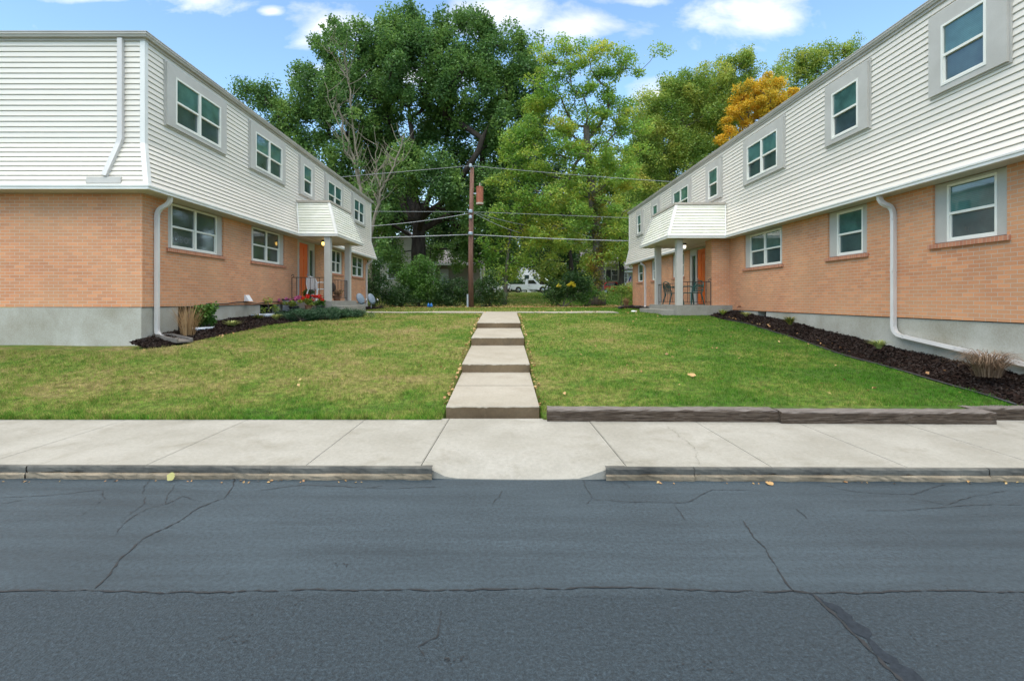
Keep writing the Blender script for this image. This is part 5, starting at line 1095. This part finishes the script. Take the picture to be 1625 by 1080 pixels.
# ------------------------------------------------------------------ houses and cars behind
def hwin(par, x, y, z, w, h, shut=False, n=-1):
    f = MB(); f.box(x-w/2-.09, x+w/2+.09, y-.06, y+.02, z-.09, z+h+.09); f = f.build('window', M['whitewall'], par)
    m = MB(); m.box(x-w/2, x+w/2, y-.075, y-.03, z, z+h/2-.03); m.box(x-w/2, x+w/2, y-.075, y-.03, z+h/2+.03, z+h); m.build('pane', M['pane_dk'], f)
    if shut:
        for s in (-1, 1): MB().box(x+s*(w/2+.3)-.18, x+s*(w/2+.3)+.18, y-.08, y+.01, z-.05, z+h+.05).build('shutter', M['black'], f)
def gable(par, x0, x1, y0, y1, z0, ze, zr, wall, axis='x', ov=.35):
    m = MB(); m.box(x0, x1, y0, y1, z0, ze)
    if axis == 'x':
        ym = (y0+y1)/2
        m.add([(x0, y0, ze), (x0, y1, ze), (x0, ym, zr), (x1, y0, ze), (x1, y1, ze), (x1, ym, zr)], [(0, 1, 2), (3, 5, 4)])
        w = m.build('wall', M[wall], par); m = MB(); k_ = ov*(zr-ze)/((y1-y0)/2)
        for ya, s in ((y0, -1), (y1, 1)): m.hexa([(x0-ov, ya+s*ov, ze-k_), (x1+ov, ya+s*ov, ze-k_), (x1+ov, ym, zr), (x0-ov, ym, zr), (x0-ov, ya+s*ov, ze-k_+.14), (x1+ov, ya+s*ov, ze-k_+.14), (x1+ov, ym, zr+.14), (x0-ov, ym, zr+.14)])
    else:
        xm = (x0+x1)/2
        m.add([(x0, y0, ze), (x1, y0, ze), (xm, y0, zr), (x0, y1, ze), (x1, y1, ze), (xm, y1, zr)], [(0, 1, 2), (3, 5, 4)])
        w = m.build('wall', M[wall], par); m = MB(); k_ = ov*(zr-ze)/((x1-x0)/2)
        for xa, s in ((x0, -1), (x1, 1)): m.hexa([(xa+s*ov, y0-ov, ze-k_), (xm, y0-ov, zr), (xm, y1+ov, zr), (xa+s*ov, y1+ov, ze-k_), (xa+s*ov, y0-ov, ze-k_+.14), (xm, y0-ov, zr+.14), (xm, y1+ov, zr+.14), (xa+s*ov, y1+ov, ze-k_+.14)])
    m.build('roof', M['shingle'], par)
D = 50; h = thing('house', 'beige clapboard house with a covered porch behind the oak trunk', 'house', (-10, D, 2.0))
gable(h, -12.3, -7.0, D, D+9, 1.6, 5.9, 8.4, 'beige', 'y'); gable(h, -7.0, -2.2, D+1.6, D+9, 1.6, 5.2, 6.9, 'taupe', 'x', .1)
hwin(h, at(621.5, 0, D).x, D, 3.75, .62, 1.1)
MB().hexa([(-7.0, D-.4, 5.05), (-2.0, D-.4, 5.05), (-2.0, D+1.7, 5.75), (-7.0, D+1.7, 5.75), (-7.0, D-.4, 5.2), (-2.0, D-.4, 5.2), (-2.0, D+1.7, 5.9), (-7.0, D+1.7, 5.9)]).build('porch_roof', M['shingle'], h)
MB().box(-7.0, -2.0, D-.46, D-.4, 5.02, 5.2).build('porch_gutter', M['trim'], h)
d_ = MB().box(-6.55, -5.7, D+1.52, D+1.59, 2.6, 4.75).build('door', M['whitewall'], h, bevel=.01)
for x in (-2.3, -6.9): MB().box(x-.08, x+.08, D-.3, D-.14, 2.4, 5.1).build('porch_post', M['whitewall'], h)
MB().box(-7.0, -2.0, D-.4, D+1.5, 1.7, 2.6).build('porch_floor', M['taupe'], h)
D = 92; h = thing('house', 'white clapboard house behind the pickup truck', 'house', (4, D, 2.9)); gable(h, 2.4, 7.5, D, D+8, 2.4, 7.0, 9.5, 'whitewall', 'y'); hwin(h, at(836, 0, D).x, D, 4.6, .8, 1.5); hwin(h, at(850, 0, D).x, D, 4.6, .8, 1.5)
D = 78; h = thing('house', 'taupe house with dark shutters seen right of the ivy covered trunk', 'house', (16, D, 2.7)); gable(h, 12.5, 18.2, D, D+8, 2.2, 7.2, 9.8, 'beige', 'x'); hwin(h, at(956, 0, D).x, D, 4.6, .9, 1.6, True); hwin(h, at(975, 0, D).x, D, 4.6, .9, 1.6, True)
D = 74; h = thing('house', 'grey house with a white porch just left of the right building', 'house', (19.5, D, 2.7)); gable(h, 17.6, 24, D, D+8, 2.2, 6.2, 8.2, 'taupe', 'x'); hwin(h, at(991, 0, D).x, D, 4.1, .9, 1.5); MB().box(17.3, 17.55, D-.6, D-.4, 2.4, 5.6).build('porch_post', M['whitewall'], h); MB().box(17.2, 24, D-.75, D, 5.6, 5.8).build('porch_roof', M['whitewall'], h)
D = 71; c = at(1001, 437, D); e = at(992, 452, D); fl = thing('flag', 'striped red white and blue flag hanging from a tilted pole', 'flag', tuple(e)); MB().tube([e, c], .03, 5).build('pole', M['whitewall'], fl)
V = []; nn = 8
for i in range(nn+1):
    for j in range(5): a = i/nn; q = c+(e-c)*a*.8; V.append((q.x+.02*j, q.y-.05*math.sin(a*9), q.z-.42*j*(.8+.2*math.sin(a*5))/2))
fo = npmesh('cloth', V, [(i*5+j, i*5+j+1, i*5+j+6, i*5+j+5) for i in range(nn) for j in range(4)], M['flag'], fl)
l = fo.data.uv_layers[0]
for p in fo.data.polygons:
    for li in p.loop_indices: vi = fo.data.loops[li].vertex_index; l.data[li].uv = ((vi//5)/nn, 1-(vi % 5)/4)
def wheel(par, x, y, z, r, w=.24):
    t_ = MB().lathe([(r*.62, -w/2), (r*.95, -w/2), (r, -w/4), (r, w/4), (r*.95, w/2), (r*.62, w/2)], (x, y, z), 20, 'y').build('wheel', M['tyre'], par, smooth=False); MB().lathe([(0, -w*.4), (r*.3, -w*.42), (r*.6, -w*.3), (r*.63, 0)], (x, y, z), 16, 'y').build('rim', M['chrome'], t_)
D = 66; x0, z0 = .75, 2.52; p = thing('pickup_truck', 'white pickup truck parked side on under the trees', 'pickup truck', (x0, D, z0))
def arcpts(cx, cz, r, a0, a1, k_=7): return [(cx+r*math.cos(R(a)), cz+r*math.sin(R(a))) for a in np.linspace(a0, a1, k_)]
low_ = [(x0, z0+.55), (x0+.02, z0+1.12), (x0+2.0, z0+1.12), (x0+2.0, z0+1.08), (x0+3.9, z0+1.10), (x0+5.2, z0+1.02), (x0+5.35, z0+.9), (x0+5.38, z0+.5), (x0+4.80, z0+.42)]+arcpts(x0+4.3, z0+.4, .44, 0, 180)+[(x0+1.60, z0+.42)]+arcpts(x0+1.1, z0+.4, .44, 0, 180)+[(x0+.3, z0+.5)]
MB().prism(low_, D, D+1.9).build('body', M['carwhite'], p)
MB().prism([(x0+2.02, z0+1.09), (x0+2.1, z0+1.72), (x0+2.3, z0+1.80), (x0+3.15, z0+1.80), (x0+3.35, z0+1.72), (x0+3.95, z0+1.11)], D+.12, D+1.78).build('cab', M['carwhite'], p)
MB().prism([(x0+2.38, z0+1.17), (x0+2.42, z0+1.66), (x0+3.12, z0+1.68), (x0+3.55, z0+1.22), (x0+3.5, z0+1.17)], D+.10, D+.13).build('side_window', M['car_glass'], p)
MB().box(x0-.16, x0, D+.1, D+1.8, z0+.5, z0+.68).build('bumper', M['chrome'], p); MB().box(x0+2.3, x0+3.6, D-.012, D+.0, z0+.45, z0+.47).build('door_seam', M['black'], p); MB().box(x0+2.42, x0+2.6, D-.03, D-.001, z0+.93, z0+.97).build('door_handle', M['black'], p)
for xx_ in (1.1, 4.3): wheel(p, x0+xx_, D+.1, z0+.37, .38)
p = thing('parked_car', 'white car mostly hidden behind shrubs left of the pickup truck', 'car', (-1.2, 69, 2.6)); x0, z0, D = -2.6, 2.62, 69.
MB().prism([(x0, z0+.3), (x0, z0+.8), (x0+.9, z0+.92), (x0+1.5, z0+1.35), (x0+2.9, z0+1.38), (x0+3.7, z0+.95), (x0+4.2, z0+.8), (x0+4.3, z0+.35)], D, D+1.7).build('body', M['carwhite'], p); MB().prism([(x0+1.15, z0+.95), (x0+1.6, z0+1.28), (x0+2.8, z0+1.3), (x0+3.4, z0+.97)], D-.02, D+.01).build('side_window', M['car_glass'], p)
for xx_ in (.8, 3.4): wheel(p, x0+xx_, D+.05, z0+.32, .32)
p = thing('parked_car', 'red car parked behind the bushes near the right building', 'car', (14, 67, 2.6)); x0, z0, D = 12.6, 2.35, 67.
MB().prism([(x0, z0+.35), (x0, z0+.95), (x0+.5, z0+1.05), (x0+.9, z0+1.6), (x0+2.3, z0+1.64), (x0+3.0, z0+1.1), (x0+4.1, z0+.95), (x0+4.2, z0+.4)], D, D+1.7).build('body', M['carred'], p); MB().prism([(x0+.75, z0+1.1), (x0+1.05, z0+1.53), (x0+2.2, z0+1.55), (x0+2.75, z0+1.12)], D-.02, D+.01).build('side_window', M['car_glass'], p)
for xx_ in (.9, 3.3): wheel(p, x0+xx_, D+.05, z0+.34, .34)
